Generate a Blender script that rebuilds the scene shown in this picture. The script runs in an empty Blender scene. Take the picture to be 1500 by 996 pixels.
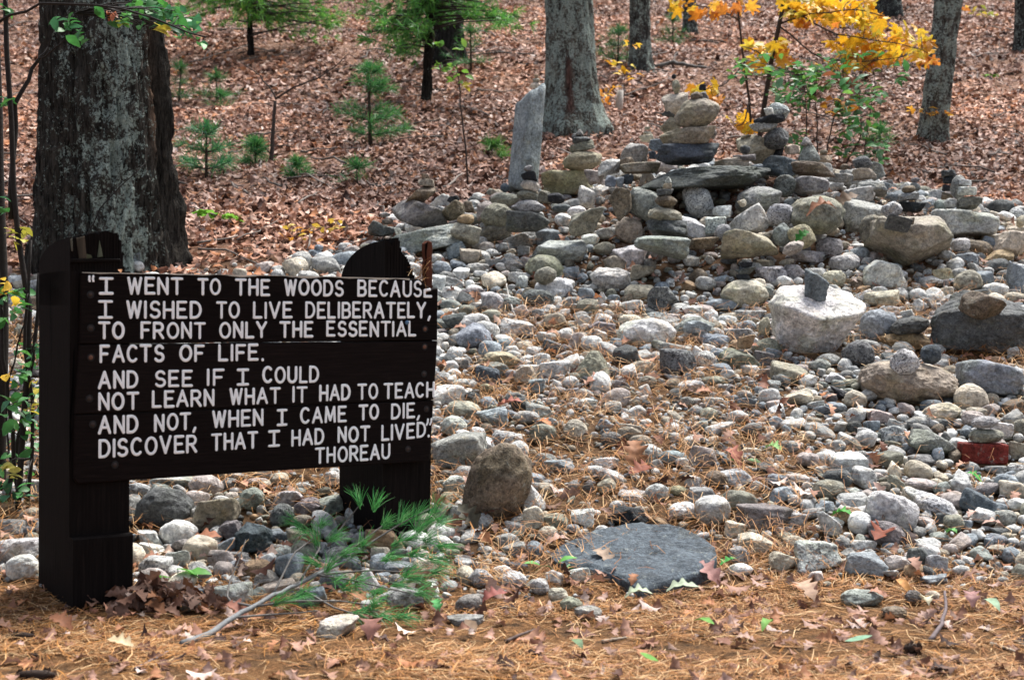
import bpy, math
import numpy as np
from mathutils import Vector, Matrix

# ------------------------------------------------------------------ camera, sky, sun, exposure
scene = bpy.context.scene
COL = scene.collection
FPX = 2167.0                       # focal length in pixels of the 1500 px wide photograph
PITCH = math.radians(0.79)
CAM = np.array([0.0, 0.0, 1.0])
cam_d = bpy.data.cameras.new("camera")
cam = bpy.data.objects.new("camera", cam_d)
COL.objects.link(cam)
cam.location = CAM
cam.rotation_euler = (math.radians(90) - PITCH, 0, 0)
cam_d.sensor_width = 36.0
cam_d.lens = 36.0 * FPX / 1500.0
cam_d.clip_end = 400.0
cam_d.dof.use_dof = True
cam_d.dof.focus_distance = 7.0
cam_d.dof.aperture_fstop = 4.6
scene.camera = cam

SUN_EL, SUN_AZ = math.radians(62), math.radians(35)     # azimuth from +Y towards +X
world = bpy.data.worlds.new("World")
scene.world = world
world.use_nodes = True
wn = world.node_tree
wn.nodes.clear()
sky = wn.nodes.new("ShaderNodeTexSky")
sky.sky_type = 'NISHITA'
sky.sun_disc = False
sky.sun_elevation = SUN_EL
sky.sun_rotation = SUN_AZ
sky.dust_density = 3.0
hsv = wn.nodes.new("ShaderNodeHueSaturation")
hsv.inputs['Saturation'].default_value = 0.6
bg = wn.nodes.new("ShaderNodeBackground")
bg.inputs['Strength'].default_value = 0.075
wo = wn.nodes.new("ShaderNodeOutputWorld")
wn.links.new(sky.outputs[0], hsv.inputs['Color'])
wn.links.new(hsv.outputs[0], bg.inputs['Color'])
wn.links.new(bg.outputs[0], wo.inputs['Surface'])
sun_d = bpy.data.lights.new("sun", 'SUN')
sun_d.energy = 2.7
sun_d.angle = math.radians(24)
sun_d.color = (1.0, 0.985, 0.96)
sun = bpy.data.objects.new("sun", sun_d)
COL.objects.link(sun)
sdir = Vector((math.sin(SUN_AZ) * math.cos(SUN_EL), math.cos(SUN_AZ) * math.cos(SUN_EL), math.sin(SUN_EL)))
sun.rotation_euler = sdir.to_track_quat('Z', 'Y').to_euler()
vs = scene.view_settings
vs.view_transform = 'Standard'
vs.look = 'None'
vs.gamma = 1.0
vs.use_curve_mapping = False
vs.exposure = 1.72

# ------------------------------------------------------------------ numeric helpers
def rng(seed):
    return np.random.default_rng(seed)

def _hash(ix, iy, iz, seed):
    h = (ix.astype(np.int64) * 374761393 + iy.astype(np.int64) * 668265263 + iz.astype(np.int64) * 2147483647 + seed * 974634777) & 0xFFFFFFFF
    h = ((h ^ (h >> 13)) * 1274126177) & 0xFFFFFFFF
    h = ((h ^ (h >> 16)) * 2246822519) & 0xFFFFFFFF
    h = h ^ (h >> 15)
    return (h & 0xFFFFFF) / float(0xFFFFFF) * 2 - 1

def vnoise(P, seed=0):
    P = np.asarray(P, float)
    i = np.floor(P).astype(np.int64)
    f = P - i
    f = f * f * (3 - 2 * f)
    out = 0
    for dx in (0, 1):
        wx = f[:, 0] if dx else 1 - f[:, 0]
        for dy in (0, 1):
            wy = f[:, 1] if dy else 1 - f[:, 1]
            for dz in (0, 1):
                wz = f[:, 2] if dz else 1 - f[:, 2]
                out = out + wx * wy * wz * _hash(i[:, 0] + dx, i[:, 1] + dy, i[:, 2] + dz, seed)
    return out

def fbm(P, octaves=3, seed=0, gain=0.5):
    P = np.asarray(P, float)
    a, s = 1.0, 0
    for k in range(octaves):
        s = s + a * vnoise(P * (2.03 ** k) + 17.3 * k, seed + k)
        a *= gain
    return s

def softplus(x, k):
    return k * np.logaddexp(0, x / k)

def smooth(a, b, x):
    t = np.clip((x - a) / (b - a), 0, 1)
    return t * t * (3 - 2 * t)

def terrain(x, y):
    x = np.asarray(x, float); y = np.asarray(y, float)
    z = 0.30 * softplus(y - 5.3, 0.18)
    z = z + 0.46 * np.exp(-((x - 1.55) / 1.75) ** 2 - ((y - 10.65) / 1.05) ** 2)
    sh = np.broadcast_shapes(x.shape, y.shape)
    P = np.stack([np.broadcast_to(x, sh).ravel(), np.broadcast_to(y, sh).ravel(), np.zeros(int(np.prod(sh)) if sh else 1)], 1)
    n1 = fbm(P * 0.45, 2, 5).reshape(sh) if sh else fbm(P * 0.45, 2, 5)[0]
    n2 = fbm(P * 2.3, 2, 9).reshape(sh) if sh else fbm(P * 2.3, 2, 9)[0]
    far = smooth(11.5, 16, y)
    near = smooth(5.2, 6.2, y)
    return z + n1 * (0.02 * near + 0.16 * far) + n2 * (0.006 + 0.012 * near + 0.02 * far)

def ray(u, v):
    a, b = (u - 750.0) / FPX, -(v - 498.0) / FPX
    cp, sp = math.cos(PITCH), math.sin(PITCH)
    return np.array([a, cp + b * sp, -sp + b * cp])

def at(u, v, Y):
    d = ray(u, v)
    return CAM + d * (Y / d[1])

def ground_at(u, v):
    d = ray(u, v)
    ys = np.linspace(3.2, 60, 1500)
    t = ys / d[1]
    zz = CAM[2] + d[2] * t - terrain(d[0] * t, ys)
    k = np.argmax(zz < 0) if (zz < 0).any() else len(ys) - 1
    lo, hi = ys[max(k - 1, 0)], ys[k]
    for _ in range(12):
        m = (lo + hi) / 2
        if CAM[2] + d[2] * m / d[1] - float(terrain(d[0] * m / d[1], m)) < 0: hi = m
        else: lo = m
    return CAM + d * (hi / d[1])

# ------------------------------------------------------------------ mesh helpers
def make_mesh(name, V, faces, mat, cols=None, smooth_shade=True, parent=None):
    """one mesh object; faces is a list of int arrays (n, k); cols is (nv, 4) stored in the attribute 'col'"""
    V = np.asarray(V, np.float32)
    me = bpy.data.meshes.new(name)
    me.vertices.add(len(V))
    me.vertices.foreach_set("co", V.ravel())
    faces = [np.asarray(f, np.int32) for f in faces if len(f)]
    li = np.concatenate([f.ravel() for f in faces])
    tot = np.concatenate([np.full(len(f), f.shape[1], np.int32) for f in faces])
    st = np.concatenate([[0], np.cumsum(tot)[:-1]]).astype(np.int32)
    me.loops.add(len(li))
    me.loops.foreach_set("vertex_index", li)
    me.polygons.add(len(tot))
    me.polygons.foreach_set("loop_start", st)
    me.polygons.foreach_set("use_smooth", np.full(len(tot), bool(smooth_shade)))
    me.update(calc_edges=True)
    if cols is not None:
        a = me.attributes.new("col", 'FLOAT_COLOR', 'POINT')
        cc = np.asarray(cols, np.float32)
        if cc.ndim == 1: cc = np.tile(cc, (len(V), 1))
        a.data.foreach_set("color", cc.ravel())
    me.materials.append(mat)
    o = bpy.data.objects.new(name, me)
    COL.objects.link(o)
    if parent is not None:
        o.parent = parent
    return o

class MB:
    """collects verts, faces and colours of one mesh"""
    def __init__(self):
        self.V, self.F, self.C, self.n = [], [], [], 0
    def add(self, V, faces, col=(0.5, 0.5, 0.5, 0)):
        V = np.asarray(V, float)
        for f in faces:
            f = np.asarray(f, int)
            if len(f): self.F.append(f + self.n)
        c = np.asarray(col, float)
        if c.ndim == 1: c = np.tile(c, (len(V), 1))
        self.V.append(V); self.C.append(c); self.n += len(V)
    def build(self, name, mat, parent=None, smooth_shade=True):
        return make_mesh(name, np.concatenate(self.V), self.F, mat, np.concatenate(self.C), smooth_shade, parent)
    def tube(self, pts, rad, col=(0.5, 0.5, 0.5, 0), sides=6, cap=True):
        pts = np.asarray(pts, float); n = len(pts)
        rad = np.broadcast_to(np.asarray(rad, float), (n,))
        T = np.gradient(pts, axis=0); T /= np.linalg.norm(T, axis=1)[:, None] + 1e-12
        ref = np.array([0.0, 0, 1]) if abs(T[:, 2]).mean() < 0.8 else np.array([1.0, 0, 0])
        A = np.cross(T, ref); A /= np.linalg.norm(A, axis=1)[:, None] + 1e-12
        B = np.cross(T, A)
        th = np.linspace(0, 2 * np.pi, sides, endpoint=False)
        V = (pts[:, None] + rad[:, None, None] * (np.cos(th)[None, :, None] * A[:, None] + np.sin(th)[None, :, None] * B[:, None])).reshape(-1, 3)
        i = np.arange(n - 1)[:, None] * sides; j = np.arange(sides)[None]; k = (j + 1) % sides
        F = np.stack([i + j, i + k, i + sides + k, i + sides + j], -1).reshape(-1, 4)
        faces = [F]
        if cap:
            faces.append(np.arange(sides)[::-1][None]); faces.append((np.arange(sides) + (n - 1) * sides)[None])
        self.add(V, faces, col)
    def box(self, lo, hi, col=(0.5, 0.5, 0.5, 0), M=None):
        lo, hi = np.array(lo, float), np.array(hi, float)
        V = np.array([[x, y, z] for x in (lo[0], hi[0]) for y in (lo[1], hi[1]) for z in (lo[2], hi[2])])
        if M is not None: V = M(V)
        self.add(V, [np.array([[0, 1, 3, 2], [4, 6, 7, 5], [0, 4, 5, 1], [2, 3, 7, 6], [0, 2, 6, 4], [1, 5, 7, 3]])], col)

def tag(o, label=None, cat=None, group=None, kind=None):
    if label: o['label'] = label
    if cat: o['category'] = cat
    if group: o['group'] = group
    if kind: o['kind'] = kind
    return o

def empty(name, loc=(0, 0, 0)):
    o = bpy.data.objects.new(name, None)
    o.location = loc
    o.empty_display_size = 0.1
    COL.objects.link(o)
    return o

def under(o, root):
    """parent o to root while its mesh stays in world coordinates"""
    o.parent = root
    o.matrix_parent_inverse = Matrix.Translation(root.location).inverted()
    return o

def recentre(o):
    """move the origin of a mesh with world coordinates to its base"""
    me = o.data
    n = len(me.vertices)
    co = np.empty(n * 3, np.float32); me.vertices.foreach_get("co", co); co = co.reshape(-1, 3)
    c = np.array([(co[:, 0].min() + co[:, 0].max()) / 2, (co[:, 1].min() + co[:, 1].max()) / 2, co[:, 2].min()], np.float32)
    me.vertices.foreach_set("co", (co - c).ravel()); me.update()
    o.location = c
    return o

def ico(level):
    t = (1 + 5 ** 0.5) / 2
    V = [(-1, t, 0), (1, t, 0), (-1, -t, 0), (1, -t, 0), (0, -1, t), (0, 1, t), (0, -1, -t), (0, 1, -t), (t, 0, -1), (t, 0, 1), (-t, 0, -1), (-t, 0, 1)]
    F = [(0, 11, 5), (0, 5, 1), (0, 1, 7), (0, 7, 10), (0, 10, 11), (1, 5, 9), (5, 11, 4), (11, 10, 2), (10, 7, 6), (7, 1, 8), (3, 9, 4), (3, 4, 2), (3, 2, 6), (3, 6, 8), (3, 8, 9), (4, 9, 5), (2, 4, 11), (6, 2, 10), (8, 6, 7), (9, 8, 1)]
    V = [np.array(v) / np.linalg.norm(v) for v in V]
    for _ in range(level):
        mid, G = {}, []
        def m(a, b):
            k = (min(a, b), max(a, b))
            if k not in mid:
                p = V[a] + V[b]; V.append(p / np.linalg.norm(p)); mid[k] = len(V) - 1
            return mid[k]
        for a, b, c in F:
            ab, bc, ca = m(a, b), m(b, c), m(c, a)
            G += [(a, ab, ca), (b, bc, ab), (c, ca, bc), (ab, bc, ca)]
        F = G
    return np.array(V), np.array(F)
ICO = {k: ico(k) for k in (1, 2, 3, 4, 5)}

def scatter(protoV, protoF, M, T, cols, mb):
    """copies of a prototype into MB: M (k,3,3), T (k,3), cols (k,4)"""
    k, n = len(T), len(protoV)
    if k == 0: return
    V = np.einsum('kij,nj->kni', M, protoV) + T[:, None]
    base = (np.arange(k) * n)[:, None, None]
    mb.add(V.reshape(-1, 3), [(f[None] + base).reshape(-1, f.shape[1]) for f in protoF], np.repeat(cols, n, axis=0))

def rot_zxz(yaw, tilt, taz):
    """yaw about z, then a tilt about a horizontal axis at taz: (k,3,3)"""
    cy, sy = np.cos(yaw), np.sin(yaw); z = np.zeros_like(yaw); o = np.ones_like(yaw)
    R = np.stack([cy, -sy, z, sy, cy, z, z, z, o], -1).reshape(-1, 3, 3)
    ax, ay = np.cos(taz), np.sin(taz); c, s = np.cos(tilt), np.sin(tilt); C = 1 - c
    Q = np.stack([c + ax * ax * C, ax * ay * C, ay * s, ax * ay * C, c + ay * ay * C, -ax * s, -ay * s, ax * s, c], -1).reshape(-1, 3, 3)
    return Q @ R

# ------------------------------------------------------------------ materials
class NT:
    def __init__(self, name):
        self.m = bpy.data.materials.new(name); self.m.use_nodes = True
        self.t = self.m.node_tree; self.t.nodes.clear()
        self.out = self.t.nodes.new("ShaderNodeOutputMaterial")
    def n(self, typ, ins=None, **kw):
        nd = self.t.nodes.new(typ)
        for k, v in kw.items(): setattr(nd, k, v)
        for k, v in (ins or {}).items():
            s = nd.inputs[k]
            if isinstance(v, bpy.types.NodeSocket): self.t.links.new(v, s)
            else: s.default_value = v
        return nd
    def noise(self, vec, scale, detail=3, rough=0.55, dist=0.0):
        return self.n("ShaderNodeTexNoise", {'Vector': vec, 'Scale': scale, 'Detail': detail, 'Roughness': rough, 'Distortion': dist}).outputs['Fac']
    def ramp(self, fac, stops):
        r = self.n("ShaderNodeValToRGB", {'Fac': fac}); e = r.color_ramp.elements
        while len(e) < len(stops): e.new(0.5)
        for el, (p, c) in zip(e, stops):
            el.position = p; el.color = c if len(c) == 4 else (*c, 1)
        return r.outputs['Color']
    def mix(self, fac, a, b, blend='MIX'):
        nd = self.n("ShaderNodeMix", data_type='RGBA', blend_type=blend)
        for s, v in ((nd.inputs[0], fac), (nd.inputs[6], a), (nd.inputs[7], b)):
            if isinstance(v, bpy.types.NodeSocket): self.t.links.new(v, s)
            else: s.default_value = v if not isinstance(v, tuple) or len(v) == 4 else (*v, 1)
        return nd.outputs[2]
    def math(self, op, a, b=0.0, clamp=False):
        nd = self.n("ShaderNodeMath", operation=op, use_clamp=clamp)
        for s, v in zip(nd.inputs, (a, b)):
            if isinstance(v, bpy.types.NodeSocket): self.t.links.new(v, s)
            else: s.default_value = v
        return nd.outputs[0]
    def step(self, x, a, b):
        return self.n("ShaderNodeMapRange", {'Value': x, 'From Min': a, 'From Max': b}).outputs[0]
    def pos(self, scale=(1, 1, 1)):
        g = self.n("ShaderNodeNewGeometry").outputs['Position']
        return self.n("ShaderNodeVectorMath", {0: g, 1: scale}, operation='MULTIPLY').outputs[0]
    def attr(self):
        a = self.n("ShaderNodeAttribute", attribute_name="col")
        return a.outputs['Color'], a.outputs['Alpha']
    def bump(self, h, strength, dist):
        return self.n("ShaderNodeBump", {'Height': h, 'Strength': strength, 'Distance': dist}).outputs[0]
    def bsdf(self, col, rough=0.8, normal=None, spec=0.3, trans=0.0):
        ins = {'Base Color': col, 'Roughness': rough, 'Specular IOR Level': spec}
        if normal is not None: ins['Normal'] = normal
        b = self.n("ShaderNodeBsdfPrincipled", ins)
        sh = b.outputs[0]
        if trans:
            tr = self.n("ShaderNodeBsdfTranslucent", {'Color': col})
            sh = self.n("ShaderNodeMixShader", {0: trans, 1: sh, 2: tr.outputs[0]}).outputs[0]
        self.t.links.new(sh, self.out.inputs['Surface'])
        return self.m

def mat_stone():
    k = NT("stone"); p = k.pos(); c, al = k.attr()
    big = k.noise(p, 11, 4, 0.6, 0.4)
    c1 = k.mix(1.0, c, k.ramp(big, [(0.28, (0.5, 0.5, 0.49)), (0.47, (0.95, 0.95, 0.95)), (0.72, (1.35, 1.33, 1.28))]), 'MULTIPLY')
    vor = k.n("ShaderNodeTexVoronoi", {'Vector': p, 'Scale': 120.0}).outputs['Color']
    sp = k.n("ShaderNodeSeparateColor", {0: vor}).outputs[0]
    fine = k.noise(p, 190, 2, 0.7)
    grain = k.math('ADD', k.math('MULTIPLY', sp, 0.6), k.math('MULTIPLY', fine, 0.4))
    g = k.ramp(grain, [(0.22, (0.3, 0.3, 0.31)), (0.42, (0.95, 0.95, 0.95)), (0.62, (1.05, 1.05, 1.03)), (0.8, (1.5, 1.5, 1.46))])
    c2 = k.mix(al, c1, k.mix(1.0, c1, g, 'MULTIPLY'))
    mot = k.noise(p, 48, 3, 0.7)
    c2 = k.mix(0.8, c2, k.mix(1.0, c2, k.ramp(mot, [(0.32, (0.5, 0.5, 0.5)), (0.5, (1, 1, 1)), (0.68, (1.4, 1.4, 1.38))]), 'MULTIPLY'))
    # veins and iron stains with a shape of their own
    st = k.step(k.noise(p, 5.5, 5, 0.65, 1.2), 0.57, 0.66)
    c3 = k.mix(k.math('MULTIPLY', st, 0.45), c2, k.mix(1.0, c2, (0.86, 0.72, 0.52, 1), 'MULTIPLY'))
    li = k.step(k.noise(p, 26, 5, 0.7, 0.6), 0.60, 0.66)
    c4 = k.mix(k.math('MULTIPLY', li, 0.35), c3, (0.36, 0.38, 0.33, 1))
    dk = k.step(k.noise(p, 17, 5, 0.75, 1.0), 0.40, 0.33)
    c5 = k.mix(k.math('MULTIPLY', dk, 0.5), c4, k.mix(1.0, c4, (0.35, 0.36, 0.36, 1), 'MULTIPLY'))
    h = k.math('ADD', k.math('MULTIPLY', k.noise(p, 26, 6, 0.7), 1.3), k.math('MULTIPLY', k.noise(p, 150, 3, 0.6), 0.35))
    return k.bsdf(c5, 0.72, k.bump(h, 0.75, 0.03), 0.18)

def mat_leaf(name, trans=0.25, rough=0.6, vary=0.35, spec=0.12):
    k = NT(name); p = k.pos(); c, al = k.attr()
    n = k.noise(p, 60, 3)
    c2 = k.mix(vary, c, k.mix(1.0, c, k.ramp(n, [(0.3, (0.45, 0.4, 0.38)), (0.7, (1.35, 1.3, 1.25))]), 'MULTIPLY'))
    return k.bsdf(c2, rough, None, spec, trans)

def mat_ground():
    k = NT("ground"); p = k.pos()
    y = k.n("ShaderNodeSeparateXYZ", {0: p}).outputs[1]
    n = k.noise(k.pos((1, 1, 0.3)), 9, 6, 0.7)
    streak = k.noise(p, 55, 5, 0.75, 1.5)
    soil = k.ramp(n, [(0.3, (0.035, 0.022, 0.013)), (0.55, (0.10, 0.062, 0.036)), (0.75, (0.17, 0.12, 0.08))])
    needle = k.ramp(streak, [(0.3, (0.03, 0.018, 0.01)), (0.5, (0.15, 0.075, 0.033)), (0.7, (0.32, 0.18, 0.085))])
    path = k.mix(k.step(n, 0.36, 0.52), soil, needle)
    vor = k.n("ShaderNodeTexVoronoi", {'Vector': k.n("ShaderNodeVectorMath", {0: p, 1: k.n("ShaderNodeTexNoise", {'Vector': p, 'Scale': 5.0}).outputs['Color']}, operation='ADD').outputs[0], 'Scale': 13.0})
    vc = k.n("ShaderNodeSeparateColor", {0: vor.outputs['Color']}).outputs[0]
    leaf = k.ramp(vc, [(0.0, (0.045, 0.024, 0.015)), (0.35, (0.15, 0.075, 0.045)), (0.7, (0.27, 0.15, 0.1)), (1.0, (0.4, 0.27, 0.21))])
    leaf = k.mix(1.0, leaf, k.ramp(k.noise(p, 45, 4), [(0.3, (0.5, 0.5, 0.5)), (0.65, (1.1, 1.1, 1.1))]), 'MULTIPLY')
    yy = k.math('ADD', y, k.math('MULTIPLY', k.noise(p, 2.0, 3), 0.6))
    c = k.mix(k.step(yy, 5.5, 5.9), path, k.mix(0.22, soil, needle))
    c = k.mix(k.step(yy, 9.6, 10.6), c, leaf)
    h = k.math('ADD', k.math('MULTIPLY', streak, 0.5), k.noise(p, 40, 5, 0.7))
    return k.bsdf(c, 0.9, k.bump(h, 0.8, 0.03), 0.05)

def mat_dark_wood():
    k = NT("dark_stained_wood"); tc = k.n("ShaderNodeTexCoord").outputs['Object']; c, al = k.attr()
    sc = k.n("ShaderNodeVectorMath", {0: tc, 1: (9, 9, 160)}, operation='MULTIPLY').outputs[0]
    sv = k.n("ShaderNodeVectorMath", {0: tc, 1: (120, 120, 5)}, operation='MULTIPLY').outputs[0]
    gh = k.noise(sc, 1.0, 4, 0.6, 0.5)
    gv = k.noise(sv, 1.0, 4, 0.6, 0.5)
    g = k.mix(al, gh, gv)
    crack = k.step(k.noise(k.n("ShaderNodeVectorMath", {0: tc, 1: (26, 26, 1.6)}, operation='MULTIPLY').outputs[0], 1.0, 3, 0.6, 0.4), 0.36, 0.33)
    c = k.mix(k.math('MULTIPLY', crack, al), c, (0.001, 0.001, 0.001, 1))
    wear = k.step(k.noise(tc, 7, 6, 0.75), 0.62, 0.74)
    c2 = k.mix(1.0, c, k.ramp(g, [(0.25, (0.55, 0.55, 0.55)), (0.55, (1, 1, 1)), (0.75, (1.6, 1.5, 1.45))]), 'MULTIPLY')
    c3 = k.mix(k.math('MULTIPLY', wear, 0.3), c2, (0.03, 0.023, 0.02, 1))
    return k.bsdf(c3, 0.7, k.bump(g, 0.5, 0.003), 0.03)

def mat_plain(name, rough=0.6, scale=90, amt=0.3, spec=0.3, bump=0.2):
    k = NT(name); p = k.pos(); c, al = k.attr()
    n = k.noise(p, scale, 4, 0.65)
    c2 = k.mix(amt, c, k.mix(1.0, c, k.ramp(n, [(0.3, (0.5, 0.5, 0.5)), (0.7, (1.3, 1.3, 1.3))]), 'MULTIPLY'))
    return k.bsdf(c2, rough, k.bump(n, bump, 0.004), spec)

def mat_bark():
    k = NT("bark"); p = k.pos(); c, al = k.attr()
    st = k.noise(k.pos((46, 46, 8)), 1.0, 5, 0.65, 0.8)
    c1 = k.mix(1.0, c, k.ramp(st, [(0.32, (0.12, 0.12, 0.12)), (0.5, (1, 1, 1)), (0.7, (2.1, 2.05, 2.0))]), 'MULTIPLY')
    patch = k.noise(k.pos((1, 1, 0.8)), 10, 6, 0.72, 0.6)
    crust = k.noise(p, 48, 4, 0.75, 0.4)
    lm = k.math('ADD', k.math('ADD', k.math('MULTIPLY', patch, 0.85), k.math('MULTIPLY', crust, 0.75)), k.math('MULTIPLY', k.math('SUBTRACT', al, 0.5), 0.42))
    m = k.step(lm, 0.80, 0.86)
    lic = k.ramp(k.noise(p, 70, 3), [(0.3, (0.2, 0.25, 0.215)), (0.7, (0.56, 0.64, 0.57))])  # lichen tones lightened to offset the shade on the trunk
    c2 = k.mix(m, c1, lic)
    h = k.math('ADD', st, k.math('MULTIPLY', crust, 0.6))
    return k.bsdf(c2, 0.9, k.bump(h, 1.0, 0.07), 0.05)

M_STONE = mat_stone()
M_GROUND = mat_ground()
M_LITTER = mat_leaf("dry_leaf", 0.12, 0.65, 0.5)
M_LEAF = mat_leaf("live_leaf", 0.35, 0.5, 0.35, 0.35)
M_NEEDLE = mat_leaf("needle", 0.15, 0.6, 0.3)
M_WOOD = mat_dark_wood()
M_PAINT = mat_plain("white_paint", 0.6, 70, 0.2, 0.3, 0.15)
M_TWIG = mat_plain("twig", 0.8, 70, 0.6, 0.2, 0.6)
M_RUST = mat_plain("rusty_metal", 0.7, 300, 0.5, 0.4, 0.3)
M_MOSS = mat_plain("moss", 0.95, 160, 0.8, 0.1, 1.0)
M_BARK = mat_bark()

# ------------------------------------------------------------------ ground sheet
def axis(segs):
    out = []
    for a, b, s in segs: out.append(np.arange(a, b, s))
    return np.unique(np.round(np.concatenate(out), 5))
gx = axis([(-70, -12, 4), (-12, -4, 0.5), (-4, 5.5, 0.06), (5.5, 14, 0.5), (14, 74.1, 4)])
gy = axis([(-40, 0, 4), (0, 3.4, 0.4), (3.4, 12.5, 0.05), (12.5, 20, 0.25), (20, 40, 1.0), (40, 120.1, 5)])
GX, GY = np.meshgrid(gx, gy)
GZ = terrain(GX.ravel(), GY.ravel())
nx, ny = len(gx), len(gy)
ii = (np.arange(ny - 1)[:, None] * nx + np.arange(nx - 1)[None]).ravel()
gf = np.stack([ii, ii + 1, ii + nx + 1, ii + nx], 1)
ground = make_mesh("ground", np.stack([GX.ravel(), GY.ravel(), GZ], 1), [gf], M_GROUND)
tag(ground, "sloping woodland ground under needles, stones and fallen leaves", kind="structure")
# ------------------------------------------------------------------ stones
REG = {'A': (500, 200, 3.32), 'B': (700, 80, 3.32), 'C': (900, 80, 3.32), 'D': (1100, 150, 3.32), 'E': (650, 350, 3.32),
       'F': (1000, 350, 2.846), 'G': (600, 600, 3.0), 'H': (1000, 600, 2.516), 'I': (600, 750, 3.0), 'J': (0, 650, 2.88),
       'K': (300, 650, 2.8775), 'L': (200, 690, 4.98), 'M': (480, 660, 4.98), 'N': (640, 420, 4.98), 'O': (900, 560, 4.98), 'P': (1200, 620, 4.98), 'Q': (40, 320, 7.115), 'S': (250, 0, 2.49)}
# colour code: base colour, grain strength, words
SC = {'wh': ((.66, .655, .63), .35, 'whitish'), 'pg': ((.49, .485, .465), .5, 'pale grey'), 'gr': ((.30, .297, .283), .6, 'grey'),
      'dg': ((.10, .105, .105), .5, 'dark grey'), 'bl': ((.25, .28, .305), .4, 'bluish grey'), 'db': ((.075, .09, .105), .4, 'dark bluish'),
      'sl': ((.085, .10, .12), .4, 'slate grey'), 'sb': ((.14, .16, .18), .4, 'bluish slate'), 'bk': ((.028, .03, .034), .3, 'blackish'), 'tn': ((.34, .30, .235), .35, 'tan'), 'cr': ((.54, .48, .385), .3, 'cream'),
      'ol': ((.25, .245, .195), .5, 'olive grey'), 'yo': ((.36, .32, .215), .4, 'yellowish'), 'br': ((.19, .15, .11), .6, 'brown'),
      'ru': ((.32, .22, .135), .25, 'rusty tan'), 'pu': ((.2, .182, .18), .4, 'purplish grey'), 'pk': ((.42, .365, .34), .4, 'pinkish'),
      'rd': ((.19, .032, .024), .3, 'brick red'), 'gg': ((.27, .29, .265), .5, 'greenish grey'), 'sp': ((.43, .435, .43), 1.0, 'speckled'),
      'ds': ((.13, .135, .135), 1.0, 'dark speckled')}
SHAPE_WORD = {'r': 'rounded', 'b': 'blocky', 'a': 'angular', 's': 'flat', 'p': 'pointed', 'w': 'wedge-shaped'}

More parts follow.
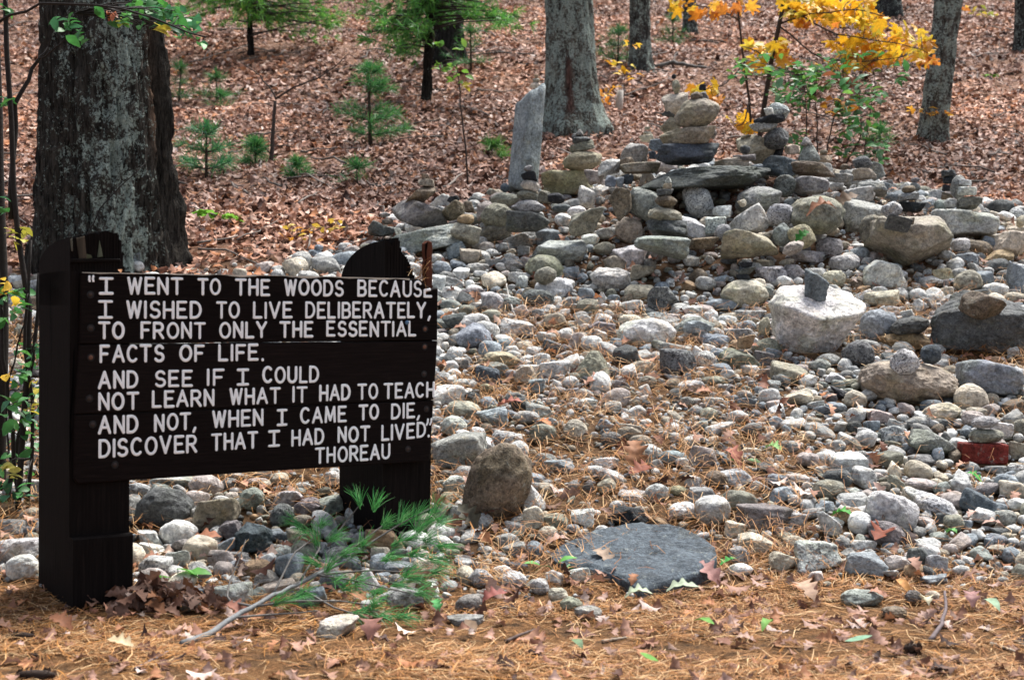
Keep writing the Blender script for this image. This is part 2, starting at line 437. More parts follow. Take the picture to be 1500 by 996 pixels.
STONES = """
C 435 608 690 108 3 dg s 9.05 | long dark grey capstone slab laid across the hollow of the cairn @ the capstone slab
C 357 487 315 110 1 db b 9.05 | dark slate block at the bottom of the tallest stack, on the capstone @ the slate block
C 355 402 270 85 2 tn s 9.06 | flat tan block between the dark slate block and the big egg-shaped stone
C 275 345 110 95 0 tn w 9.3 | tan wedge-shaped stone leaning behind the flat tan block of the tallest stack
C 400 288 228 150 14 tn r 9.05 | big tan egg-shaped stone tipped up near the top of the tallest stack @ the egg-shaped stone
C 297 242 132 112 10 cr b 9.3 | pale cream boulder standing behind the egg-shaped stone on the tallest stack
C 262 290 65 25 -8 dg s 9.28 | thin dark flake wedged under the pale cream boulder of the tallest stack
C 400 205 60 46 0 br r 9.03 | small reddish brown stone on top of the egg-shaped stone
C 437 200 50 46 0 pu b 9.08 | small grey stone beside the reddish one on top of the egg-shaped stone
C 428 160 36 34 0 bk a 9.06 | tiny dark pebble crowning the egg-shaped stone
C 300 158 42 72 -8 tn w 9.3 | thin upright grey sliver balanced on the pale cream boulder
C 290 108 24 24 0 bk r 9.3 | tiny dark pebble on the tip of the thin upright sliver
C 474 382 42 62 0 gr b 9.12 | small grey chunk at the end of the flat tan block
C 95 487 142 124 0 gr b 9.4 | grey granite boulder beside the tallest stack, a small brown stone leaning on it
C 60 524 76 42 14 br s 9.25 | small brown stone leaning on the grey boulder beside the tallest stack
C 215 445 95 66 0 bl b 9.35 | bluish grey stone tucked behind the dark slate block
C 187 490 42 42 0 db b 9.25 | dark little stone squeezed beside the end of the slate block
C 125 552 205 56 4 tn s 9.25 | long pale tan slab lying beside the end of the capstone slab
C 157 409 75 40 0 cr b 9.9 | pale tan stone far behind the cairn under two tiny flat ones
C 160 381 42 15 0 tn s 9.9 | small flat stone on the pale tan one far behind the cairn
C 160 359 28 15 0 tn s 9.9 | tiny topmost stone of the pale tan stack far behind the cairn
C 575 530 172 56 6 cr s 9.15 | pale tan slab on the capstone under a thin dark stone
C 632 502 115 34 3 pu s 9.12 | thin dark purplish stone on the pale tan slab
C 636 463 50 44 0 dg r 9.12 | small dark grey knob on top of the thin purplish stone
C 690 549 65 33 0 bl r 9.12 | small bluish stone at the end of the pale tan slab
C 690 462 192 146 0 tn w 9.45 | big tan peaked boulder between the two tall stacks @ the tan peaked boulder
C 645 402 65 20 0 br s 9.45 | small flat brown stone on top of the tan peaked boulder
C 780 412 150 108 14 ds r 9.4 | speckled grey stone under the flat ones of the second tall stack
C 728 354 132 44 5 gr s 9.38 | flat grey stone in the second tall stack, right under the black slab
C 757 320 162 44 10 bk s 9.38 | flat black slab in the second tall stack @ the black slab
C 797 275 100 80 0 sp r 9.4 | round speckled stone on top of the black slab
C 750 280 52 44 0 wh b 9.34 | small whitish stone beside the round one on the black slab
C 797 462 52 70 0 bk b 9.45 | black stone in the gap under the second tall stack
C 868 463 80 50 0 cr b 9.38 | pale tan block just beside the second tall stack
C 945 483 100 92 0 gr p 9.34 | grey peaked stone with a small knob balanced on it
C 935 423 55 44 0 gr p 9.34 | small grey knob balanced on the grey peaked stone
C 1025 507 75 34 0 tn s 9.4 | flat tan stone behind the brown slab, a small one on it
C 1018 476 40 28 0 br r 9.4 | small brown stone on the flat tan one behind the brown slab
C 815 550 192 104 -8 db b 9.3 | dark bluish boulder under the second tall stack @ the dark bluish boulder
C 962 560 212 66 -6 br s 9.12 | brown flat slab under the grey peaked stone @ the brown slab
C 955 636 176 86 -6 gr b 9.0 | grey block under the brown flat slab
C 827 640 107 110 0 ds r 9.0 | black speckled round stone beside the end of the capstone slab
C 1100 600 122 48 0 gr s 9.25 | grey flat stone between the brown slab and the dark round stone
C 1207 529 96 72 0 ds r 9.35 | dark speckled round stone resting on a flat tan one
C 1215 582 122 54 3 tn s 9.33 | flat tan stone under the dark speckled round one
C 1282 570 76 92 0 gr b 9.45 | grey stone standing behind the dark speckled round one
C 1118 547 42 30 0 br r 9.35 | small brown stone beside the flat tan one with the round stone
C 1245 650 156 86 0 gg b 9.25 | greenish grey boulder under the flat tan stone with the round one
C 1190 683 155 74 5 pg s 9.1 | pale grey slab just behind the boulder with the brown leaf
C 410 717 160 168 0 sp r 8.85 | upright egg-shaped granite stone standing under the capstone slab @ the upright granite egg
C 700 710 222 138 0 gr r 8.85 | big smooth grey boulder under the end of the capstone slab @ the smooth grey boulder
C 150 728 162 172 0 gg r 8.8 | greenish grey boulder under the other end of the capstone slab @ the greenish boulder
C 263 852 224 122 -16 dg a 8.45 | dark angular slab at the bottom of the four-tier stack before the hollow
C 248 782 172 72 -9 tn r 8.45 | smooth flat grey-tan stone, second from the bottom of the four-tier stack
C 250 714 108 62 0 br r 8.45 | brown oval stone, third from the bottom of the four-tier stack
C 247 670 85 36 3 dg s 8.45 | dark flat stone under the pale tip of the four-tier stack
C 257 642 46 34 0 tn r 8.45 | little tan stone near the tip of the four-tier stack
C 262 611 34 32 0 wh p 8.45 | tiny whitish pointed stone at the tip of the four-tier stack
C 650 803 196 152 4 pg b 8.5 | pale grey block with one tiny tan stone on it @ the pale grey block
C 620 722 46 40 0 tn a 8.48 | tiny tan stone sitting on the pale grey block
C 525 765 92 62 0 wh b 8.7
C 455 818 95 62 0 cr r 8.65
C 370 850 142 136 0 wh a 8.6 | whitish grey boulder behind the four-tier stack
C 492 832 102 90 0 sp b 8.5
C 527 865 86 82 0 gr r 8.42
C 650 918 292 140 5 tn a 8.35 | rusty tan block of rough stone with cracks @ the rusty block
C 435 918 152 62 5 br s 8.4
C 70 857 142 138 0 tn r g
C 35 725 112 160 20 br a 8.75 | dark brown jagged stone beside the greenish boulder
C 230 934 264 112 -4 gg b 8.25 | long greenish grey boulder below the four-tier stack @ the long greenish boulder
C 810 782 146 112 0 sp r 8.6
C 815 877 92 117 0 gg r 8.45
C 995 782 292 194 -4 ol r 8.6 | big olive grey boulder with a dry brown leaf on top @ the olive boulder
C 910 887 136 122 0 yo r 8.4 | yellowish round stone with a green leaf on its face
C 868 942 106 72 0 pk r 8.3
C 1045 942 132 108 0 gr r g
D 545 562 222 192 0 gr b 8.95 | large grey boulder behind the olive one with the leaf
D 790 672 432 268 -3 tn H 8.5 | big tan heart-shaped boulder with a small stack on it @ the tan heart-shaped boulder
D 590 622 124 152 0 ol r 8.62 | olive round stone tucked behind the heart-shaped boulder
D 715 592 136 74 -8 dg b 8.27 | dark blocky stone on the heart-shaped boulder
D 683 524 106 86 0 sp r 8.27 | speckled grey stone topping the dark one on the heart-shaped boulder
D 782 577 26 36 0 br b 8.27 | tiny brown stone beside the dark one on the heart-shaped boulder
D 782 505 142 62 4 bk b 9.1 | black slate block at the foot of the stack behind the heart-shaped boulder
D 768 459 106 40 5 gr s 9.1 | flat grey stone on the black slate block
D 768 424 70 36 4 br r 9.1 | brown stone on the flat grey one above the black slate block
D 799 411 46 42 0 gr r 9.15 | grey stone beside the brown one above the black slate block
D 799 379 40 28 0 pu r 9.15 | topmost purplish stone above the black slate block
D 1032 594 292 140 -4 pg b 8.95 | pale boulder with a crack across it, under the tall grey round stone @ the cracked pale boulder
D 1060 492 112 68 -3 ol b 8.95 | olive blocky stone on the cracked pale boulder
D 920 503 62 60 0 gg r 9.05 | greenish round stone beside the cracked pale boulder's stack
D 972 493 62 54 0 pg r 8.95 | pale round stone on the cracked pale boulder
D 1010 412 78 118 4 gr r 9.05 | tall grey round stone standing on the cracked pale boulder
D 1052 432 96 44 0 wh s 8.93 | whitish flat stone leaning on the tall grey round stone
D 1042 391 60 30 -8 pg s 8.97 | thin pale stone on the whitish flat one
D 967 379 60 38 0 bk b 9.25 | black stone in the thin stack behind the tall grey stone
D 962 346 74 36 0 dg s 9.25 | dark grey topmost stone of the thin stack behind the tall grey stone
D 955 416 46 34 0 bk b 9.25 | blackish lower stone of the thin stack behind the tall grey stone
D 950 455 56 40 0 br b 9.25 | brown bottom stone of the thin stack behind the tall grey stone
D 1258 692 168 136 0 cr b 8.75 | pale cream boulder beyond the tan speckled stone at the field's edge
D 1315 580 46 62 0 cr r 9.0
D 1095 712 162 86 -4 br r g | brown speckled oval stone behind the rusty orange wedge
D 1020 692 92 66 0 pg r 8.6
D 1200 757 178 78 12 ru w g | orange-tan wedge-shaped stone near the field's back edge @ the orange wedge
D 1050 772 132 86 0 bl a g
D 1290 852 112 160 0 bl b g | tall bluish stone beside the big slate boulder
D 1055 872 142 116 0 tn r g
D 925 842 112 72 0 yo b g
D 870 872 112 62 0 pg b g
D 650 842 238 152 -3 wh b g | large whitish five-sided stone below the heart-shaped boulder @ the whitish five-sided stone
D 455 782 152 96 -6 pg r g
D 525 736 104 62 4 bl r g
D 265 752 212 62 -5 pg s g
D 520 882 112 46 -3 br s g
D 400 862 122 92 0 cr r g
D 95 842 152 92 3 sp b g
D 205 832 122 92 0 gr b g
F 840 256 162 82 4 cr b g
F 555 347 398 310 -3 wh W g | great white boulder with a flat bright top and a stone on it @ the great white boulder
F 548 198 112 142 -14 sb b =-0.03 | bluish slate shard balanced on the great white boulder
F 260 232 202 130 3 cr r g | pale tan boulder with a five-stone tower on it @ the five-stone tower
F 255 184 96 28 2 dg s = | lowest flat stone of the five-stone tower on the pale tan boulder
F 252 160 62 26 -4 bk s = | second stone of the five-stone tower
F 263 134 82 30 4 dg s = | widest middle stone of the five-stone tower
F 265 108 56 26 3 bk s = | fourth stone of the five-stone tower
F 268 90 40 14 0 gr s = | topmost thin stone of the five-stone tower
F 818 367 164 152 -6 bl r g
F 928 432 232 92 4 ru b g | rusty tan slab with a dark oval stone on it @ the rusty slab
F 945 362 158 86 12 dg r =-0.02 | dark grey oval stone resting on the rusty slab
F 935 312 52 30 14 pg s = | little pale stone on the dark oval of the rusty slab
F 1240 352 424 272 -4 dg A g | huge dark slate boulder with a jagged face and a brown wedge on top @ the huge slate boulder
F 1250 272 182 128 10 br w =-0.20 | brown-grey wedge resting on the huge slate boulder
F 730 482 142 116 0 ds r g
F 575 530 84 62 0 gr r g
F 940 602 424 192 -3 tn r g | big mossy tan boulder carrying a round grey and a dark blue stone @ the mossy tan boulder
F 925 521 122 128 0 sp r =-0.15 | round grey granite stone with a crack, on the mossy tan boulder
F 1035 481 92 84 0 db r =-0.05 | dark blue round stone on the end of the mossy tan boulder
F 1200 662 146 122 0 cr r g
F 1290 592 292 152 -14 bl b g | long bluish grey slab beside the mossy tan boulder @ the long bluish slab
F 1080 722 172 82 5 cr r g | cream oval stone lying under the mossy tan boulder
F 445 562 162 102 -4 tn b g
F 240 502 178 92 -3 ol b g | dark olive stone with a small rusty stone on it @ the dark olive stone
F 265 429 72 62 0 ru b = | small rusty tan stone sitting on the dark olive one
F 355 452 112 82 0 ol r g
F 1250 892 198 88 -2 rd B g | worn red brick half buried among the stones @ the red brick
F 1265 821 142 62 6 ol r = | olive flat stone resting on the red brick
F 1258 764 108 52 5 gr r = | grey oval stone topping the stack on the red brick
F 1295 802 150 84 0 wh b g | whitish stone behind the stack on the red brick
F 1215 752 102 72 0 pk r g
F 1405 790 62 82 0 ol r g
F 1395 882 92 86 0 tn b g
F 1390 957 82 46 0 sp r g
F 1040 857 222 116 -8 gr w g
F 1065 902 52 66 12 bl r g
F 990 922 122 62 -12 pu r g
F 870 812 142 76 0 sp b g
F 820 742 102 62 -4 pk b g
F 735 727 92 46 0 ru r g
F 640 702 92 46 0 bl r g
F 555 692 76 36 6 pg s g
F 485 662 132 78 0 cr w g
F 715 787 67 62 0 dg r g
F 690 937 152 102 -3 wh b g
F 635 582 86 52 0 wh a g
F 697 601 78 38 0 ol b g
F 665 642 92 60 0 bk a g
F 185 341 86 46 0 wh r g
F 60 386 132 92 -4 bl a g
F 142 426 112 62 0 bl r g
F 245 402 152 62 4 gr s g
F 40 306 86 62 0 pg a g
F 280 322 142 52 0 gr s g
F 340 372 46 92 0 tn r g
F 1310 516 82 56 0 ru w g | small orange stone between the slate boulder and the bluish slab
F 1400 556 72 52 0 pg r g
F 130 592 122 42 0 ol r g
F 125 676 92 36 0 pg r g
F 370 617 82 62 0 gg a g
E 565 72 272 152 -4 pg a g | large pale blue-grey boulder with a tan underside @ the large blue-grey boulder
E 910 92 182 122 0 wh b g
E 495 146 204 144 4 ol r g
E 537 242 192 118 -4 wh r g | smooth whitish stone with a small olive one leaning on it @ the smooth whitish stone
E 495 180 114 88 8 ol r =-0.10 | small olive round stone resting on the smooth whitish one
E 458 294 158 98 -3 ds r g
E 815 201 198 122 -3 pg r g | smooth pale oval boulder at the foot of the pile @ the smooth pale oval
E 840 122 132 92 0 tn a g
E 965 166 116 82 0 tn b g
E 950 261 148 82 3 cr r g
E 1065 291 162 126 8 ds a g
E 985 462 292 152 5 wh r g | large white granite oval bedded in pine needles @ the large white oval
E 900 402 124 72 0 cr r g
E 1040 387 104 64 0 pg b g
E 1110 532 212 72 -4 gr b g
E 1220 432 192 112 0 gg a g
E 1295 492 92 66 0 bl r g
E 1185 352 152 82 0 pg w g
E 1140 606 184 152 0 ds b g | dark knobbly granite stone below the large white oval @ the dark knobbly stone
E 1275 587 108 92 0 sp r g
E 240 312 132 112 -4 pg r g
E 335 321 116 78 0 gg r g
E 140 270 132 66 0 pu r g
E 380 212 62 72 0 pg r g
N 275 275 240 165 4 pg r g
N 265 365 262 195 22 bl b g | blue speckled stone leaning on a pale grey one near the sign @ the blue speckled stone
N 145 262 180 165 22 dg b g
N 595 292 272 152 6 pg a g
N 478 425 128 98 24 bl b g
N 470 540 278 138 -6 yo r g | yellow oval cobble beside a dark blue-grey stone @ the yellow oval cobble
N 380 652 200 160 0 db b g | dark blue-grey stone right below the yellow oval cobble
N 547 645 100 82 0 bl r g
N 870 450 212 102 -16 dg a g
N 700 468 114 74 0 wh r g
N 860 608 252 132 6 pg s g
N 1137 570 262 208 0 ol p g | peaked olive grey stone with a dark hollow under it @ the peaked olive stone
N 650 655 168 160 -10 cr a g
N 733 725 124 112 10 bl b g
E 770 437 142 76 -3 pu a g
E 700 332 114 82 10 ol r g
E 830 337 92 52 0 tn r g
E 770 292 42 66 -14 wh a g
E 455 842 132 82 -10 gg b g | bluish green blocky cobble above a dry red leaf @ the bluish green block
E 235 872 158 96 8 bl a g
E 480 952 132 104 0 ol r g
E 640 932 122 112 0 cr r g
E 500 896 122 62 0 pg r g
E 50 912 132 112 0 pg r g
E 320 972 152 82 0 sp b g
E 685 797 112 46 5 wh r g
E 820 817 92 62 0 pg r g
E 785 907 82 62 -4 bl a g
E 905 947 128 82 -4 tn r g
E 990 697 94 66 0 ol r g
E 1200 717 142 62 3 pg r g
E 1180 792 72 52 0 gr r g
E 880 737 52 46 0 br r g
E 550 737 82 42 0 bl r g
E 625 747 72 42 12 bl s g
E 690 697 62 62 0 bk r g
E 85 702 112 46 8 pg r g
E 205 726 72 48 0 yo r g
A 375 372 248 166 16 pu w 9.1 | big purplish grey wedge-shaped boulder on the long mossy slab @ the purplish wedge
A 430 505 420 118 11 gg s 9.0 | long mossy slab at the edge of the field, a stack on its back @ the long mossy slab
A 195 452 136 78 -6 dg b 9.15 | dark grey stone at the tip of the long mossy slab
A 225 413 56 34 0 tn r 9.15 | little tan stone on the dark grey tip stone of the mossy slab
A 212 381 52 26 0 gr r 9.15 | little grey topmost stone at the tip of the mossy slab
A 380 282 168 84 18 br w 9.1 | brown slanted stone on the purplish wedge-shaped boulder
A 413 226 82 36 -8 tn s 9.1 | flat stone second from the top above the purplish wedge
A 412 197 46 28 -8 br s 9.1 | topmost little stone above the purplish wedge
A 540 362 122 94 10 br a 9.15 | dark brown jagged stone beside the purplish wedge
A 545 311 62 42 0 bk a 9.15 | small blackish stone on the dark brown jagged one
A 605 405 86 56 0 ru r 8.85 | orange-brown stone sitting on an olive block
A 605 476 152 104 -6 ol b 8.85 | olive block with the orange-brown stone on it @ the olive block
A 745 475 196 112 20 ol r g | olive oval stone tilted against the double-decker boulder
A 760 390 168 136 8 ol r 9.0
A 905 417 218 108 -4 dg b 8.75 | dark boulder at the bottom of the tall stack before the standing stone
A 910 346 168 76 -4 gr r 8.75 | smooth grey flat stone on the dark boulder before the standing stone @ the smooth grey flat stone
A 905 288 106 56 -6 ol r 8.77 | olive stone, third up in the stack before the standing stone
A 918 239 96 56 -5 pk r 8.77 | reddish stone, fourth up in the stack before the standing stone
A 915 196 86 56 -12 bk a 8.77 | blackish stone near the top of the stack before the standing stone
A 910 156 46 30 0 gr r 8.77 | topmost grey stone of the stack before the standing stone
A 795 307 142 70 0 ol r 9.35 | olive rounded stone at the foot of the standing stone
A 795 251 46 50 0 db r 9.4 | small dark blue stone at the foot of the standing stone
A 702 367 92 92 0 pk b 9.25 | pinkish white stone on the field's edge near the standing stone
A 1045 301 86 52 0 bk r 9.2 | black oval stone below the yellowish flat boulder
A 987 297 72 72 0 ol b 9.3
A 1105 228 268 122 5 yo b 9.55 | low yellowish boulder with an oval stone and a dark stack on it @ the low yellowish boulder
B 508 517 194 92 4 yo r 9.5 | yellowish oval stone on the low yellowish boulder
B 505 450 124 50 14 ol s 9.5 | dark olive slanted stone on the yellowish oval
B 505 418 94 42 6 dg r 9.5 | dark grey stone in the stack on the yellowish oval
B 482 404 54 40 0 dg r 9.52 | small dark stone beside the tip of the stack on the yellowish oval
B 495 379 36 32 0 gr p 9.5 | grey tip of the stack on the yellowish oval
B 568 597 104 74 0 pk b 9.35
B 238 415 146 530 -5 bl M 9.7 | tall grey standing stone, slightly leaning, with a few pebbles on top @ the standing stone
B 280 151 54 34 0 cr r 9.72 | pale pebble lowest of three on top of the standing stone
B 283 126 34 22 0 tn r 9.72 | middle pebble of three on top of the standing stone
B 284 106 22 20 0 ru r 9.72 | tiny topmost pebble on the standing stone
B 640 552 118 88 0 pg a 9.25
B 645 617 57 62 0 bl a 9.15
B 690 622 42 52 0 bl b 9.15
B 728 608 58 48 0 db b 9.2
B 530 692 84 122 10 pg b 8.95
B 480 762 94 52 0 wh r 8.75
B 530 812 184 134 4 ol b 8.55
B 410 747 94 42 0 dg r 8.8
B 545 902 98 66 14 wh r g
B 615 947 114 72 4 tn r g
A 560 557 104 78 22 bl b g
A 625 590 108 88 -6 tn b g
A 510 522 108 78 0 pu b g
A 880 507 198 72 16 gr s g
A 705 542 84 62 0 pk r g
A 490 642 94 76 0 bl r g
A 570 627 86 58 0 bl r g
A 660 642 122 52 0 gr r g
A 835 627 104 62 12 gr r g
A 475 717 66 92 -10 wh b g
L 205 275 432 322 0 dg r g | big round blackish boulder under the sign board @ the round blackish boulder
L 590 312 334 300 -8 tn b g | tan cream block of layered rock beside the round blackish boulder @ the layered tan block
L 690 182 112 62 8 cr r g
L 845 202 204 174 0 gg r g
L 690 442 172 182 24 pu a g
L 850 495 334 236 -6 db A g | dark slate block with a pale bluish top under the sign @ the dark slate block
L 1060 322 192 174 24 ds r g
L 1100 202 264 134 14 pg b g
L 1250 262 204 142 14 pu r g
L 1400 252 234 144 22 gg b g
L 1430 56 114 124 0 wh r g | smooth whitish stone against the far post of the sign
L 1025 186 152 72 8 ru r g
L 1215 111 112 66 0 wh r g
L 270 102 304 124 0 pg b g
L 880 72 152 52 0 pg r g
L 100 492 214 116 0 wh b g
L 120 572 204 92 -4 wh b g
L 140 702 244 174 8 sp b g
L 310 642 174 154 0 pg b g
L 335 542 154 104 0 gr r g
L 730 627 204 82 -4 gr s g
L 740 692 184 92 10 bl r g
L 860 712 274 134 14 ru r g | rust-brown smooth stone below the dark slate block
L 1105 662 152 96 6 wh b g
L 950 772 194 134 6 pk a g
L 1060 602 164 114 8 pg r g
L 1200 512 254 144 -6 tn b g
L 1110 472 134 72 0 bl r g
L 700 892 304 184 -4 pg a g | pale angular granite stone at the front of the field near the fallen stick @ the pale angular granite
L 1040 852 314 104 8 cr s g
L 1285 922 214 154 8 bl a g
L 1440 622 174 114 0 gr r g
K 690 577 112 96 0 wh p g | smooth white egg stone among the green pine needles @ the white egg stone
K 845 652 164 92 -4 gr b g
K 560 772 184 84 4 cr b g | cream block lying in needles before the pine branch
K 820 522 144 56 0 bl r g
K 595 395 94 56 -8 pk r g
K 565 472 134 82 8 gr r g
K 610 512 104 62 6 bl s g
K 760 405 184 112 0 ru b g
J 85 455 204 122 10 pg b g | long whitish stone beyond the near sign post @ the whitish stone by the near post
J 95 522 144 112 0 wh r g | egg-shaped pale stone right beside the near sign post
J 50 132 112 84 0 cr r g
J 120 190 144 84 0 pg b g
J 70 52 94 62 0 wh r g
G 388 328 286 384 -30 br r g | large brown rounded boulder tilted on end beside the sign @ the tilted brown boulder
G 220 186 258 168 6 gg b g | large pale greenish boulder behind the tilted brown one @ the pale greenish boulder
G 980 640 738 294 -6 sl F g | broad flat dark slate slab lying in the needles @ the broad slate slab
G 960 470 188 98 -8 bk a g | black wedge of slate at the back edge of the broad slate slab
G 180 396 112 72 -8 yo r g
G 195 337 102 98 8 pg r g
G 215 467 102 96 0 gr r g
G 175 282 94 38 0 pk r g
G 540 387 108 122 10 wh p g
G 545 477 98 112 0 cr b g
G 640 497 114 82 0 ol b g
G 605 546 98 72 12 cr r g
G 760 472 108 82 0 wh a g
G 715 521 68 38 0 bl r g
G 430 136 144 84 -6 sp r g
G 590 106 118 92 0 ol r g
G 735 91 78 78 0 cr r g
G 885 131 94 72 8 pu r g
G 1015 146 104 72 0 tn r g
G 860 71 68 56 0 bl a g
G 865 336 88 68 4 tn r g
G 975 376 124 54 -8 pg a g
G 885 296 124 64 -20 pg r g
G 650 246 148 62 -4 bl a g
G 865 236 118 62 10 wh b g
G 600 221 94 62 0 gr r g
G 1050 196 94 88 0 pg r g
G 1155 211 128 66 -3 bl r g | smooth bluish oval stone well above the broad slate slab
G 970 96 114 72 0 tn b g
G 1240 321 66 64 0 wh b g
G 1180 356 88 46 0 yo r g
G 1200 446 134 84 0 wh r g | white speckled egg-shaped stone above the broad slate slab @ the white speckled egg
G 1295 396 144 112 -6 gr a g
G 1085 366 108 88 0 pg r g
G 1350 306 104 82 0 br r g
G 1430 296 164 76 0 pg b g
G 1430 526 98 72 -8 cr s g
G 1445 642 98 88 0 gr r g
I 310 291 118 88 0 sp r g | striped grey stone at the front of the field near the pine branch
I 450 302 128 88 4 pg r g
I 410 261 94 52 0 wh r g
I 745 276 98 68 6 wh b g
I 570 326 88 78 0 pg r g
I 655 366 94 72 0 cr r g
I 710 406 104 72 -8 ol r g
I 785 441 124 66 0 gr r g
I 470 236 104 32 -5 db s g
I 460 166 104 58 8 gr s g
I 265 401 134 82 8 pu r g
I 245 476 168 42 3 gr s g
H 765 377 208 142 -18 wh r g | smooth cream-white oval boulder with a fine crack @ the cracked cream oval
H 750 457 144 92 -16 pu r g | purplish brown oval stone below the cracked cream oval
H 925 352 200 92 -10 sp r g | speckled white oval stone beside the cracked cream oval
H 1085 342 148 96 -12 db b g | dark slate-coloured stone beside the speckled white oval
H 540 296 128 78 0 ol r g
H 620 336 134 64 0 pg b g
H 300 398 214 104 0 pu s g | broad purplish grey flat stone above the white granite lump @ the broad purplish stone
H 495 541 168 118 0 sp b g | white granite lump at the front edge of the field @ the white granite lump
H 670 571 152 92 -6 bl b g | bluish angular stone at the front edge of the field @ the bluish front stone
H 790 568 98 68 0 pk r g
H 865 546 72 78 0 dg b g
H 935 567 78 68 0 pg b g
H 540 422 108 108 0 pg a g
H 615 392 98 68 0 ru r g
H 265 492 134 78 -6 cr b g
H 365 562 98 78 0 cr b g
H 425 416 68 78 -12 gr a g
H 480 381 84 48 0 gr r g
H 345 261 94 52 -4 bl r g
H 400 302 84 42 4 pg r g
H 880 277 134 48 -6 pk r g
H 1190 400 88 62 0 gr r g
H 1155 480 94 52 0 bl r g
H 1165 516 94 38 0 tn r g
H 660 694 154 66 0 gg r g
H 850 692 64 56 0 pu r g
H 780 747 94 48 0 br r g
H 920 687 58 42 0 cr r g
H 925 627 104 42 8 bl a g
Q 1135 405 82 105 0 bl b 8.55 | little bluish stone on a pale one at the foot of the big trunk
Q 1150 500 150 120 0 wh r 8.55 | pale stone under the little bluish one at the foot of the big trunk
S 532 933 68 44 -4 bl r 8.9 | bluish grey stone on a white one, just over the sign board
S 540 905 36 26 0 bl r 8.9 | small bluish stone topping the two over the sign board
S 533 975 88 52 0 wh r 8.9 | white stone under the bluish ones, just over the sign board
S 702 980 60 44 0 dg r 8.9 | dark stone beyond the board at the edge of the leaf litter
"""

